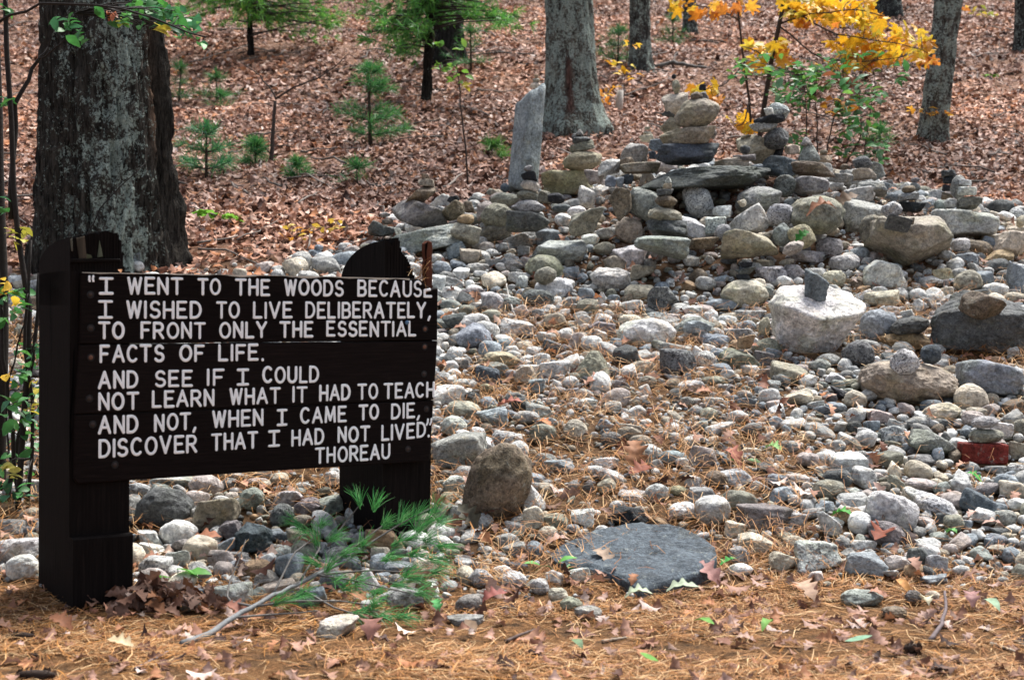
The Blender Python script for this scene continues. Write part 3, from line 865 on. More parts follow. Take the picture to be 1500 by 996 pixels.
def shape_radius(D, shape, r):
    """radius of the stone in each unit direction D for one shape code"""
    def planes(N, dist, p):
        N = N / np.linalg.norm(N, axis=1)[:, None]
        q = np.maximum(D @ N.T, 0) / dist
        return (q ** p).sum(1) ** (-1.0 / p)
    ax = np.array([[1, 0, 0], [-1, 0, 0], [0, 1, 0], [0, -1, 0], [0, 0, 1], [0, 0, -1]], float)
    if shape == 'r':
        e = r.uniform(2.0, 2.6)
        s = (np.abs(D) ** e).sum(1) ** (-1 / e)
        N = r.normal(size=(7, 3))
        return 0.66 * s + 0.34 * planes(np.vstack([N, -N]), r.uniform(0.72, 1.1, 14), 10)
    if shape == 'b':
        N = np.vstack([ax + r.normal(size=(6, 3)) * 0.22, r.normal(size=(7, 3))])
        return planes(N, np.concatenate([r.uniform(0.8, 1.0, 6), r.uniform(0.9, 1.2, 7)]), 12)
    if shape == 'a':
        N = np.vstack([ax + r.normal(size=(6, 3)) * 0.35, r.normal(size=(9, 3))])
        return planes(N, np.concatenate([r.uniform(0.75, 1.0, 6), r.uniform(0.75, 1.1, 9)]), 26)
    if shape == 's':
        t = r.uniform(0, 6.28) + np.arange(8) * 0.785 + r.normal(size=8) * 0.2
        side = np.stack([np.cos(t), np.sin(t), r.normal(size=8) * 0.25], 1)
        N = np.vstack([side, [[r.normal() * .08, r.normal() * .1, 1], [r.normal() * .08, r.normal() * .1, -1]], r.normal(size=(3, 3)) * 1.0])
        return planes(N, np.concatenate([r.uniform(0.85, 1.05, 8), [0.78, 0.8], r.uniform(0.95, 1.2, 3)]), 16)
    if shape == 'p':
        t = r.uniform(0, 6.28) + np.arange(6) * 1.047 + r.normal(size=6) * 0.15
        side = np.stack([np.cos(t), np.sin(t), 0.45 + r.normal(size=6) * 0.1], 1)
        return planes(np.vstack([side, ax]), np.concatenate([r.uniform(0.55, 0.75, 6), np.full(6, 0.95)]), 12)
    if shape == 'w':
        s = r.choice([-1, 1])
        N = np.vstack([ax + r.normal(size=(6, 3)) * 0.15, [[s * 0.75, 0, 0.8], [-s * 0.5, -0.5, 0.7], [s * 0.3, -0.5, -0.7], [-s * 0.7, 0.1, -0.7]], r.normal(size=(3, 3))])
        return planes(N, np.concatenate([r.uniform(0.85, 1.0, 6), [0.55, 0.8, 0.75, 0.8], r.uniform(0.85, 1.1, 3)]), 16)
    if shape == 'B':
        return planes(ax, np.full(6, 0.9), 22)
    if shape == 'F':      # broad flat slab, rounded outline
        t = np.array([0.1, 0.8, 1.5, 2.2, 2.9, 3.6, 4.2, 4.75, 5.3, 5.9])
        side = np.stack([np.cos(t), np.sin(t), np.full(10, 0.05)], 1)
        N = np.vstack([side, [[0.0, -0.04, 1], [0.02, 0.05, -1], [0.5, -0.2, 0.75], [-0.4, 0.4, 0.8]]])
        return planes(N, np.concatenate([[1.0, .96, .92, .95, 1.0, .97, .93, .88, .92, .98], [0.55, 0.7, 0.78, 0.76]]), 16)
    if shape == 'W':      # the white boulder: flat bright top, undercut front
        N = np.array([[0.10, -0.62, 1], [0.05, 0.3, 1], [0.05, 0, -1], [-0.95, -0.25, -0.38], [-0.42, -0.75, -0.62], [0.42, -0.7, -0.75], [0.9, -0.15, -0.62], [0.7, 0.7, 0.1], [-0.7, 0.7, 0.1], [0, 1, 0], [0.15, -0.5, -0.9], [-0.6, -0.3, 0.75]], float)
        return planes(N, np.array([0.46, 0.72, 0.85, 0.92, 0.72, 0.68, 0.90, 0.95, 0.95, 0.95, 0.84, 0.86]), 30)
    if shape == 'H':      # broad top, keel below
        N = np.array([[0.1, -0.35, 1], [-0.25, 0.2, 1], [-0.66, -0.25, -0.75], [0.6, -0.25, -0.8], [-1, 0, 0.1], [1, -0.1, 0.15], [-0.2, -1, 0.1], [0.45, -0.9, -0.1], [0, 1, 0], [0, 0, -1], [0.75, -0.3, 0.65]], float)
        return planes(N, np.array([0.62, 0.72, 0.62, 0.60, 0.92, 0.98, 0.78, 0.82, 0.9, 0.9, 0.86]), 24)
    if shape == 'A':      # jagged slate boulders
        N = np.array([[-0.1, -0.42, 1], [0.3, 0.3, 1], [0, 0, -1], [-0.9, -0.45, 0.15], [-0.35, -0.92, -0.05], [0.35, -0.95, -0.18], [0.9, -0.4, 0.2], [1, 0.3, 0], [-0.8, 0.6, 0.2], [0, 1, 0.2], [-0.6, -0.3, 0.75], [0.6, -0.1, 0.7]], float)
        N = N + r.normal(size=N.shape) * 0.08
        return planes(N, np.array([0.6, 0.75, 0.85, 0.9, 0.72, 0.8, 0.9, 0.95, 0.9, 0.9, 0.72, 0.85]), 32)
    if shape == 'M':      # tall standing stone
        N = np.array([[1, 0.1, 0], [-1, 0.1, 0.02], [0.45, -0.9, 0], [-0.6, -0.8, 0.03], [0, 1, 0], [-0.4, 0.1, 1], [-0.55, -0.2, 0.8], [0, 0, -1], [0.2, -0.9, -0.12], [0.8, -0.3, 0.35]], float)
        return planes(N, np.array([0.62, 0.6, 0.55, 0.55, 0.65, 0.95, 1.22, 0.95, 0.58, 1.25]), 44)
    return np.ones(len(D))

ROUGH = {'r': 0.075, 'b': 0.07, 'a': 0.08, 's': 0.06, 'p': 0.07, 'w': 0.07, 'B': 0.035, 'F': 0.03, 'W': 0.085, 'H': 0.07, 'A': 0.09, 'M': 0.05}
def stone_verts(size, shape, seed, level):
    r = rng(seed)
    D, F = ICO[level]
    V = D * shape_radius(D, shape, r)[:, None]
    amp = ROUGH[shape]
    V = V * (1 + amp * fbm(D * 1.7 + r.uniform(0, 50, 3), 2, seed)[:, None] + amp * 0.45 * fbm(D * 5.5 + r.uniform(0, 50, 3), 3, seed + 7, 0.6)[:, None])
    lo, hi = V.min(0), V.max(0)
    V = (V - (lo + hi) / 2) / (hi - lo)
    return V * np.asarray(size), F

def parse():
    out, last = [], None
    for n, line in enumerate(l for l in STONES.strip().splitlines() if l.strip()):
        body, _, lab = line.partition('|')
        lab, _, lm = lab.partition('@')
        t = body.split()
        rx, ry, s = REG[t[0]]
        cx, cy, w, h = (float(q) for q in t[1:5])
        roll = math.radians(float(t[5]))
        col, shape, dep = t[6], t[7], t[8]
        u, v, w, h = rx + cx / s, ry + cy / s, w / s, h / s
        hb = math.hypot(w / 2 * math.sin(roll), h / 2 * math.cos(roll))
        thick = {'s': 0.75, 'F': 0.62, 'M': 0.75, 'W': 0.8, 'A': 0.75, 'w': 0.75, 'H': 0.7, 'B': 0.5}.get(shape, 0.82)
        dpx = max(w * thick, h * 0.7)
        if dep == 'g':
            g = ground_at(u, v + hb)
            Y = g[1] + 0.36 * dpx * g[1] / FPX
            last = Y
        elif dep[0] == '=':
            Y = last + float(dep[1:] or 0)
        else:
            Y = float(dep) * 1.11
        if shape == 'F':
            dpx = 300
            Y = 5.86
        out.append(dict(n=n, u=u, v=v, w=w, h=h, roll=roll, col=col, shape=shape, dep=dep, Y=Y, d=dpx, lab=lab.strip(), lm=lm.strip()))
    return out

stones = parse()
stones.sort(key=lambda s: -(s['w'] * s['h'] + (1e5 if s['lab'] else 0)))
singles, extra = stones[:298], stones[298:]
marks = [s for s in singles if s['lm']]

def relation(s, m):
    dx, dy = s['u'] - m['u'], s['v'] - m['v']
    ex, ey = (s['w'] + m['w']) / 2, (s['h'] + m['h']) / 2
    if abs(dy) - ey * 0.6 > abs(dx) - ex * 0.6:
        near = abs(dy) - ey < 12
        return ('just below ' if near else 'below ') if dy > 0 else ('just above ' if near else 'above ')
    near = abs(dx) - ex < 12
    return ('just right of ' if near else 'right of ') if dx > 0 else ('just left of ' if near else 'left of ')

def gap(s, m):
    return math.hypot(max(abs(s['u'] - m['u']) - m['w'] / 2, 0), max(abs(s['v'] - m['v']) - m['h'] / 2, 0))

def auto_labels():
    used, todo = set(s['lab'] for s in singles if s['lab']), [s for s in singles if not s['lab']]
    for s in todo:
        size = 'large ' if s['w'] > 62 else ('small ' if s['w'] < 27 else '')
        word = SC[s['col']][2]
        form = SHAPE_WORD[s['shape']]
        if s['shape'] == 'r' and s['w'] > 1.5 * s['h']: form = 'oval'
        if abs(s['roll']) > 0.2: form = 'tilted ' + form
        ms = sorted(marks, key=lambda m: gap(s, m))[:4]
        base = f"{size}{word} {form} stone"
        tries = [f"{base} {relation(s, ms[0])}{ms[0]['lm']}"]
        for m in ms[1:]:
            tries.append(f"{base} {relation(s, ms[0])}{ms[0]['lm']}, {relation(s, m)}{m['lm']}")
        for k in (1, 2):
            tries.append(f"{base} {relation(s, ms[k])}{ms[k]['lm']}, {relation(s, ms[k + 1])}{ms[k + 1]['lm']}")
        best = [t for t in tries if t not in used and len(t.split()) <= 16]
        s['lab'] = best[0] if best else tries[0]
        if not best: print("LABEL CLASH", tries[0])
        used.add(s['lab'])
auto_labels()

def base_colour(code, r):
    c, grain, _ = SC[code]
    f = r.uniform(0.88, 1.12)
    return (*(np.array(c) * f * r.uniform(0.96, 1.04, 3)), grain)

def slab_mesh(s):
    top = [(806, 806), (822, 795), (848, 784), (880, 775), (912, 768), (955, 765), (1000, 771), (1030, 783), (1046, 798), (1049, 812), (1040, 824), (1024, 832), (1000, 838), (968, 846), (936, 855), (920, 848), (905, 838), (872, 829), (838, 824), (815, 817)]
    P = []
    for u, v in top:
        d = ray(u, v); ys = np.linspace(4.6, 7.5, 900); t = ys / d[1]
        lift = .045 + .035 * np.clip((u - 806) / 240, 0, 1)
        zz = CAM[2] + d[2] * t - (0.30 * softplus(ys - 5.3, 0.18) * .8 + lift)
        P.append(CAM + d * t[np.argmax(zz < 0)])
    P = np.array(P); c = P.mean(0)
    tt = np.linspace(0, 1, 161)[:-1] * len(P); i0 = np.floor(tt).astype(int); f = (tt - i0)[:, None]
    Q = P[i0] * (1 - f) + P[(i0 + 1) % len(P)] * f
    Q = .25 * np.roll(Q, 1, 0) + .5 * Q + .25 * np.roll(Q, -1, 0)
    rings, R = [], 26
    for q in range(R + 1):
        g = (q / R) ** .9; V = c + (Q - c) * g
        V[:, 2] += .012 * fbm(V * 4.5, 3, 3) + .006 * fbm(V * 16, 3, 5, .6) - .012 * smooth(.93, 1, g)
        rings.append(V)
    for dz, g in ((-.012, 1.012), (-.035, 1.016), (-.07, 1.0), (-.14, .97)):
        V = c + (Q - c) * g * (1 + .012 * fbm(Q * 14, 2, 8)[:, None]); V[:, 2] = Q[:, 2] + dz; rings.append(V)
    V = np.vstack(rings); n = len(Q); i = np.arange(len(rings) - 1)[:, None] * n; j = np.arange(n)[None]; j2 = (j + 1) % n
    F = np.stack([i + j, i + n + j, i + n + j2, i + j2], -1).reshape(-1, 4)
    s['pos'], s['size'] = c, (np.ptp(Q[:, 0]), np.ptp(Q[:, 1]), .15)
    return V, F

def place(s):
    if s['shape'] == 'F': return slab_mesh(s)
    k = s['Y'] / FPX
    size = (s['w'] * k, s['d'] * k, s['h'] * k)
    if s['shape'] == 'F': size = (s['w'] * k, 0.60, 0.20)
    big = s['w'] > 60
    V, F = stone_verts(size, s['shape'], 1000 + s['n'], 5 if s['w'] > 110 else (4 if s['w'] > 22 else 3))
    c, sn = math.cos(s['roll']), math.sin(s['roll'])
    if s['shape'] == 'F':            # the slab lies on the slope
        a = math.radians(13); ca, sa = math.cos(a), math.sin(a)
        V = np.stack([V[:, 0], V[:, 1] * ca - V[:, 2] * sa, V[:, 1] * sa + V[:, 2] * ca], 1)
    V = np.stack([V[:, 0] * c - V[:, 2] * sn, V[:, 1], V[:, 0] * sn + V[:, 2] * c], 1)
    ctr = at(s['u'], s['v'], s['Y'])
    if s['shape'] == 'F':
        ctr = np.array([ctr[0], s['Y'], float(terrain(ctr[0], s['Y'])) + 0.035])
    s['pos'], s['size'] = ctr, size
    return V + ctr, F

PILE = []        # footprints (x, y, radius) that the scattered cobbles keep clear of
for s in singles:
    V, F = place(s)
    r = rng(5000 + s['n'])
    word = 'boulder' if s['w'] > 75 and s['shape'] not in ('s', 'F', 'M') else ('stone_slab' if s['shape'] in ('s', 'F') and s['w'] > 55 else 'stone')
    if s['shape'] == 'B': word = 'brick'
    if s['shape'] == 'M': word = 'standing_stone'
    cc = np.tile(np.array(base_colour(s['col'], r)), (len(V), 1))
    if s['w'] > 60 and s['shape'] != 'F':      # darker olive blotches mixed into the stone colour
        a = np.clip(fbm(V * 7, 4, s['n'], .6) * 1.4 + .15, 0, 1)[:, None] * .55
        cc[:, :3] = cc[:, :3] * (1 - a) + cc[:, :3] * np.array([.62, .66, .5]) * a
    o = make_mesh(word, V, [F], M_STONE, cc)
    recentre(o)
    onp = s['dep'] not in 'g'
    tag(o, s['lab'], {'boulder': 'boulder', 'stone_slab': 'stone slab', 'brick': 'brick', 'standing_stone': 'standing stone'}.get(word, 'stone'),
        'stones stacked and balanced in the cairns' if onp else 'loose stones lying in the rock field', 'thing')
    PILE.append((s['pos'][0], s['pos'][1], 0.33 * max(s['size'][0], s['size'][1])))
for s in singles:
    if s['shape'] == 'F':
        for gx_ in np.linspace(-.36, .36, 7):
            PILE.append((s['pos'][0] + gx_ * s['size'][0], s['pos'][1] - gx_ * .0, .30 * s['size'][1] * (1.15 - abs(gx_))))
            PILE.append((s['pos'][0] + gx_ * s['size'][0], s['pos'][1] + .12, .1)); PILE.append((s['pos'][0] + gx_ * s['size'][0] * .8, s['pos'][1] - .16, .08))
extra_mb = []
for s in extra:
    V, F = place(s)
    extra_mb.append((V, F, base_colour(s['col'], rng(5000 + s['n']))))
    PILE.append((s['pos'][0], s['pos'][1], 0.33 * max(s['size'][0], s['size'][1])))

# ------------------------------------------------------------------ the uncounted cobbles and pebbles between them
def back_edge(x):
    return np.interp(x, [-4, -2.2, -1.6, -1.0, -0.6, 0.2, 1.5, 3.2, 5.0], [9.3, 9.4, 9.6, 10.3, 10.9, 11.4, 11.6, 11.4, 10.9])
def front_edge(x):
    return np.interp(x, [-4, -2.2, -1.2, -0.6, 0.0, 0.6, 1.0, 1.6, 4], [5.75, 5.6, 5.25, 5.2, 5.22, 5.35, 5.45, 5.42, 5.55])

def cobbles():
    r = rng(77)
    cell, grid = 0.10, {}
    def put(x, y, q):
        grid.setdefault((int(math.floor(x / cell)), int(math.floor(y / cell))), []).append((x, y, q))
    for x, y, q in PILE: put(x, y, q)
    maxr = 0.3
    def free(x, y, q, f):
        n = 3 if q > 0.01 else 2
        i, j = int(math.floor(x / cell)), int(math.floor(y / cell))
        for a in range(i - n, i + n + 1):
            for b in range(j - n, j + n + 1):
                for X, Y, Q in grid.get((a, b), ()):
                    if (X - x) ** 2 + (Y - y) ** 2 < (f * (Q + q)) ** 2: return False
        return True
    got = []
    passes = [(0.060, 0.085, 1300, 0.84), (0.04, 0.065, 7000, 0.82), (0.024, 0.042, 12000, 0.82), (0.013, 0.026, 26000, 0.8), (0.007, 0.014, 42000, 0.8)]
    for lo, hi, tries, f in passes:
        X = r.uniform(-3.4, 5.2, tries); Y = r.uniform(5.0, 11.8, tries) ; Q = r.uniform(lo, hi, tries)
        P = np.stack([X, Y, 0 * X], 1)
        open_patch = fbm(P * 1.1, 2, 31)
        for x, y, q, op in zip(X, Y, Q, open_patch):
            if y > back_edge(x) + r.normal() * 0.1 or y < front_edge(x) + r.normal() * 0.07 + (0.1 if q > 0.05 else 0): continue
            if abs(x) > 0.44 * y + 0.5: continue
            up = (y - 7.9) / 1.0
            if q > 0.06 and r.random() > 0.25 + 0.6 * np.clip(up, 0, 1): continue
            if q > 0.04 and y < 7.6 and r.random() < 0.3: continue
            if op > 0.42 and y < 8.8 and r.random() < 0.6: continue
            if op > .02 and y < 7.5 and -.1 < x < 2.0 and q > .022 and r.random() < .62: continue
            if free(x, y, q, f):
                put(x, y, q); got.append((x, y, q))
    # fill in the dark gaps under and between the piled boulders
    grid = {}
    for x, y, q in got: put(x, y, q)
    for x, y, q in zip(r.uniform(-2, 4.6, 9000), r.uniform(8.2, 11.6, 9000), r.uniform(.02, .045, 9000)):
        if y < back_edge(x) - .05 and abs(x) < .44 * y + .4 and free(x, y, q, .8):
            put(x, y, q); got.append((x, y, q))
    return np.array(got)
cob = cobbles()
print("cobbles", len(cob))
cobble_mb = MB()
for V, F, c in extra_mb: cobble_mb.add(V, [F], c)
r0 = rng(11)
codes = ['pg', 'gr', 'tn', 'bl', 'wh', 'pk', 'ol', 'dg', 'sp', 'cr', 'br', 'pu', 'ru', 'gg']
wts = np.array([.22, .12, .08, .11, .20, .07, .06, .04, .08, .07, .02, .05, .01, .03]); wts /= wts.sum()
pick = r0.choice(len(codes), len(cob), p=wts)
CB = np.array([(*SC[c][0], SC[c][1]) for c in codes])
ccol = CB[pick].copy(); ccol[:, 3] *= r0.uniform(.15, 1.15, len(cob)); ccol[:, :3] *= r0.uniform(0.7, 1.25, (len(cob), 1))
kinds = 'rrbrrbrsrbarrb'
for pi in range(28):
    sel = np.arange(len(cob)) % 28 == pi
    for lev, msk in ((3, sel & (cob[:, 2] > 0.034)), (2, sel & (cob[:, 2] <= 0.034) & (cob[:, 2] > .014)), (1, sel & (cob[:, 2] <= 0.014))):
        idx = np.where(msk)[0]
        if not len(idx): continue
        V, F = stone_verts((1, 1, 1), kinds[pi % 14], 300 + pi, lev)
        k = len(idx); q = cob[idx, 2]
        S = np.stack([q * r0.uniform(0.95, 1.35, k) * 2, q * r0.uniform(0.75, 1.0, k) * 2, q * r0.uniform(0.5, 0.95, k) * 2], 1)
        R = rot_zxz(r0.uniform(0, 6.28, k), r0.normal(size=k) * 0.3, r0.uniform(0, 6.28, k))
        M = R * S[:, None, :]
        z = terrain(cob[idx, 0], cob[idx, 1]) + S[:, 2] * r0.uniform(0.12, 0.4, k)
        scatter(V, [F], M, np.stack([cob[idx, 0], cob[idx, 1], z], 1), ccol[idx], cobble_mb)
cobbles_o = cobble_mb.build("cobbles", M_STONE)
tag(cobbles_o, "small grey and tan cobbles and pebbles packed across the rock field", "cobbles", kind="stuff")
# ------------------------------------------------------------------ the sign
TL, BL = at(119, 399, 5.0), at(108, 708.7, 5.0)
TR, BR = at(642, 408.6, 5.77), at(629, 675.6, 5.77)
e1 = (TR - TL) + (BR - BL); e1 /= np.linalg.norm(e1)
e2 = (TL - BL) + (TR - BR); e2 -= e1 * (e2 @ e1); e2 /= np.linalg.norm(e2)
e3 = np.cross(e1, e2)                       # towards the camera
PO = TL - e2 * ((TL - at(100, 905, 5.0)) @ e2)   # foot of the near post

def on_board(u, v, y=0.0):
    """local (s, t) of a picture point on the plane y behind the face of the board"""
    p0 = TL - e3 * y
    d = ray(u, v)
    p = CAM + d * (((p0 - CAM) @ e3) / (d @ e3))
    return np.array([(p - PO) @ e1, (p - PO) @ e2])

def extrude(mb, poly, y0, y1, bevel=0.004, col=(.01, .008, .008, 0)):
    """polygon (k,2) in the board's frame from front y0 to back y1 with a bevelled front edge"""
    P = np.asarray(poly, float)
    if ((P[:, 0] * np.roll(P[:, 1], -1) - np.roll(P[:, 0], -1) * P[:, 1]).sum()) < 0: P = P[::-1]
    k = len(P)
    a = P - np.roll(P, 1, 0); b = np.roll(P, -1, 0) - P
    na = np.stack([-a[:, 1], a[:, 0]], 1) / (np.linalg.norm(a, axis=1)[:, None] + 1e-9)
    nb = np.stack([-b[:, 1], b[:, 0]], 1) / (np.linalg.norm(b, axis=1)[:, None] + 1e-9)
    m = na + nb; m /= np.maximum((m * na).sum(1), 0.5)[:, None]
    I = P + m * bevel
    L = lambda Q, y: np.stack([Q[:, 0], np.full(k, y), Q[:, 1]], 1)
    V = np.concatenate([L(I, y0), L(P, y0 + bevel), L(P, y1)])
    i = np.arange(k); j = (i + 1) % k
    F = [np.stack([i, j, k + j, k + i], 1)[:, ::-1], np.stack([k + i, k + j, 2 * k + j, 2 * k + i], 1)[:, ::-1], i[None], (2 * k + i)[None, ::-1]]
    mb.add(V, F, col)

sign = empty("wooden_sign")
Mx = Matrix.Identity(4)
for r_, (a_, b_, c_) in enumerate(zip(e1, -e3, e2)):
    Mx[r_][0], Mx[r_][1], Mx[r_][2], Mx[r_][3] = a_, b_, c_, PO[r_]
sign.matrix_world = Mx
tag(sign, "dark brown wooden sign with white routed quotation, planks on two thick posts", "sign", kind="thing")

DARK = (.0085, .0066, .006)
def px(pts, y=0.0): return np.array([on_board(u, v, y) for u, v in pts])
def ragged(poly, r, step=0.05, amp=0.0015):
    out = []
    for a, b in zip(poly, np.roll(poly, -1, 0)):
        n = max(1, int(np.linalg.norm(b - a) / step))
        for q in range(n): out.append(a + (b - a) * q / n + (r.normal(size=2) * amp if q else 0))
    return np.array(out)
rs = rng(3)
# posts: deep timbers, rounded over towards the back, notched in front for the boards; the tops have rotted into slats
def side_slab(mb, prof, s0, s1, col):
    """profile (y, t) swept from s0 to s1"""
    P = np.asarray(prof, float); k = len(P)
    if ((P[:, 0] * np.roll(P[:, 1], -1) - np.roll(P[:, 0], -1) * P[:, 1]).sum()) < 0: P = P[::-1]
    V = np.concatenate([np.stack([np.full(k, s), P[:, 0], P[:, 1]], 1) for s in (s0, s1)])
    i = np.arange(k); j = (i + 1) % k
    mb.add(V, [np.stack([i, j, k + j, k + i], 1), i[None, ::-1], (k + i)[None]], col)
def post(slats, u_left, u_back, v_ref, v_back, yf, ledge, u_right):
    """slats: (u0, u1, v of the top at the front); the left flank ends at u_back in the picture"""
    s0 = on_board(u_left, v_ref, yf)[0]
    yb = next(y for y in np.arange(yf + .05, .6, .004) if on_board(u_back, v_ref, y)[0] >= s0 - .0005 or y > .55) if on_board(u_back, v_ref, yf)[0] < s0 else .3
    tb = on_board(u_back, v_back, yb)[1]
    mb = MB()
    def prof_of(tt, base, jog=0.0, ledge_=0):
        low = min(tb, tt - .02)
        ang = np.radians(np.linspace(0, 90, 10))
        cur = [(yf + jog + (yb - yf) * math.sin(q), max(low + (tt - low) * math.cos(q), base)) for q in ang]
        tail = [(-.022, base), (-.022, ledge_ - .006), (-.016, ledge_), (yf + jog, ledge_)] if ledge_ else [(yf + jog, base)]
        return [p for n_, p in enumerate(cur) if n_ == 0 or p[1] > base + 1e-5] + [(yb + jog, base)] + tail
    rp = rng(int(u_left))
    fine = []
    for u0, u1, vt in slats:           # rotten end grain: many thin splinters of uneven height
        n_ = max(1, int(round((u1 - u0) / 2.2)))
        for q in range(n_): fine.append((u0 + (u1 - u0) * q / n_, u0 + (u1 - u0) * (q + 1) / n_, vt + rp.normal() * 1.3 + (abs(rp.normal()) * 2 if rp.random() < .3 else 0)))
    cut = [f_[2] for f_ in fine]
    slats = [(a, b, (cut[max(i - 1, 0)] + 2 * v + cut[min(i + 1, len(cut) - 1)]) / 4) for i, (a, b, v) in enumerate(fine)]
    A = [(on_board(u0, v_ref, yf)[0], on_board(u1, v_ref, yf)[0], on_board((u0 + u1) / 2, vt, yf)[1]) for u0, u1, vt in slats]
    tlow = min(a[2] for a in A)
    side_slab(mb, prof_of(tlow, -.12, 0, ledge), A[0][0], A[-1][1], (*DARK, 1))
    for n_, (a, b, tt) in enumerate(A):
        if tt > tlow + .002: side_slab(mb, prof_of(tt, tlow - .12, .0015 + .002 * (n_ % 2)), a + .0004 * (n_ > 0), b, (*DARK, 1))
    return mb
def outward(o):
    import bmesh
    bm = bmesh.new(); bm.from_mesh(o.data); bmesh.ops.recalc_face_normals(bm, faces=bm.faces); bm.to_mesh(o.data); bm.free()
lg = on_board(140, 786, -.02)[1]
mb = post([(102, 111, 347), (111.4, 125, 345), (125.3, 136, 341), (136.4, 152, 339), (152.3, 165, 339), (165.4, 174, 342), (174, 177, 350), (177, 180, 368), (180, 190, 398)], 102, 57, 600, 392, .018, lg, 190)
for pl, c in (([(112, 349), (124, 346), (127, 378), (116, 379)], (.055, .045, .034, 1)), ([(127, 372), (134, 374), (135, 378), (126, 379)], (.07, .075, .045, 1)), ([(146, 352), (151, 376), (143, 377)], (.09, .1, .07, 1)), ([(103, 351), (106, 349), (107, 368), (105, 368)], (.1, .095, .075, 1))):
    extrude(mb, px(pl, .015), .0145, .02, .001, c)
extrude(mb, px([(103, 379), (176, 379), (177, 383), (103, 385)], .012), .010, .02, .002, (*DARK, 0))
outward(mb.build("post", M_WOOD, sign, False))
mb = post([(562, 570.5, 352), (570.8, 573, 366), (573.3, 584, 348), (584, 588, 367), (588, 592, 372), (592, 596, 378), (596, 600, 385), (600, 603, 393), (603, 606, 403), (606, 609, 412), (609, 632, 417)], 562, 498, 600, 412, .048, 0, 632)
outward(mb.build("post", M_WOOD, sign, False))
mb = MB()
extrude(mb, ragged(px([(622, 357), (626, 353), (631, 355), (632, 426), (622, 426)], .04), rs, .02), .03, .06, .002, (.085, .032, .02, 1))
mb.build("splinter", M_WOOD, sign, False)

# planks
seam1 = [(117, 504.8), (641, 499.0)]; seam2 = [(110, 607.5), (635.5, 585.8)]
def edge(seam, dv): return [(seam[0][0], seam[0][1] + dv), (seam[1][0], seam[1][1] + dv)]
s1u, s1d = edge(seam1, -0.7), edge(seam1, 0.7); s2u, s2d = edge(seam2, -0.7), edge(seam2, 0.7)
polys = [[s1u[0], (119, 399.5), (300, 402.2), (470, 405.5), (611, 408.6), (619, 411), (622, 416), (627, 420), (633, 423), (642, 422), s1u[1]],
         [s2u[0], s1d[0], s1d[1], s2u[1]],
         [(109, 702), s2d[0], s2d[1], (630, 672), (628, 675.5), (380, 690.8), (114, 708.6)]]
planks = []
for i, pl in enumerate(polys):
    mb = MB()
    extrude(mb, ragged(px(pl), rs, .08, .0006), 0, .045, .0035, (*(np.array([.0088, .0062, .0056]) * (1.0, 1.25, 1.1)[i]), 0))
    if i == 0:      # pale, uneven strip along the upper edge
        top = px([(120, 399.4), (200, 400.7), (300, 402.2), (470, 405.5), (600, 408.3)])
        n = 60; ss = np.linspace(top[0, 0], top[-1, 0], n); tt = np.interp(ss, top[:, 0], top[:, 1])
        lo = .0055 * np.clip(fbm(np.stack([ss * 14, ss * 0, ss * 0], 1), 3, 4) + .45, 0.05, 2)
        V = np.concatenate([np.stack([ss, np.full(n, -.0012), tt - lo], 1), np.stack([ss, np.full(n, -.0012), tt + .0012], 1), np.stack([ss, np.full(n, .046), tt + .0014], 1)])
        q = np.arange(n - 1)
        mb.add(V, [np.stack([q, q + 1, n + q + 1, n + q], 1), np.stack([n + q, n + q + 1, 2 * n + q + 1, 2 * n + q], 1)], (.5, .46, .39, 0))
    planks.append(mb.build("plank", M_WOOD, sign, False)); outward(planks[-1])

# bolts sunk into the planks
for pi, lst in enumerate(([(132.5, 431.6), (133, 480.5), (622.6, 482)], [(133, 523.5), (131, 583.8), (622, 508), (621, 547.6)], [(135.7, 621.4), (168.3, 680.6), (624.6, 599), (597.5, 657.5)])):
    for (u, v) in lst:
        s, t = on_board(u, v)
        mb = MB(); th = np.linspace(0, 2 * np.pi, 17)[:-1]
        rad, dep = [.013, .0115, .0085, .0075, .0035, .0001], [-.0012, -.0022, .0002, -.0016, -.0028, -.003]
        V = np.concatenate([np.stack([s + a * np.cos(th), np.full(16, d), t + a * np.sin(th)], 1) for a, d in zip(rad, dep)])
        i = np.arange(16); j = (i + 1) % 16
        F = [np.stack([q * 16 + i, q * 16 + j, q * 16 + 16 + j, q * 16 + 16 + i], 1) for q in range(5)]
        cc = np.repeat(np.array([[.006, .005, .005, 0]] * 3 + [[.03, .016, .012, 0]] * 3), 16, 0)
        if (u, v) in ((133, 523.5), (622, 508), (622.6, 482)): cc[48:] = (.14, .06, .035, 0)
        mb.add(V, F, cc)
        mb.build("bolt", M_RUST, planks[pi])

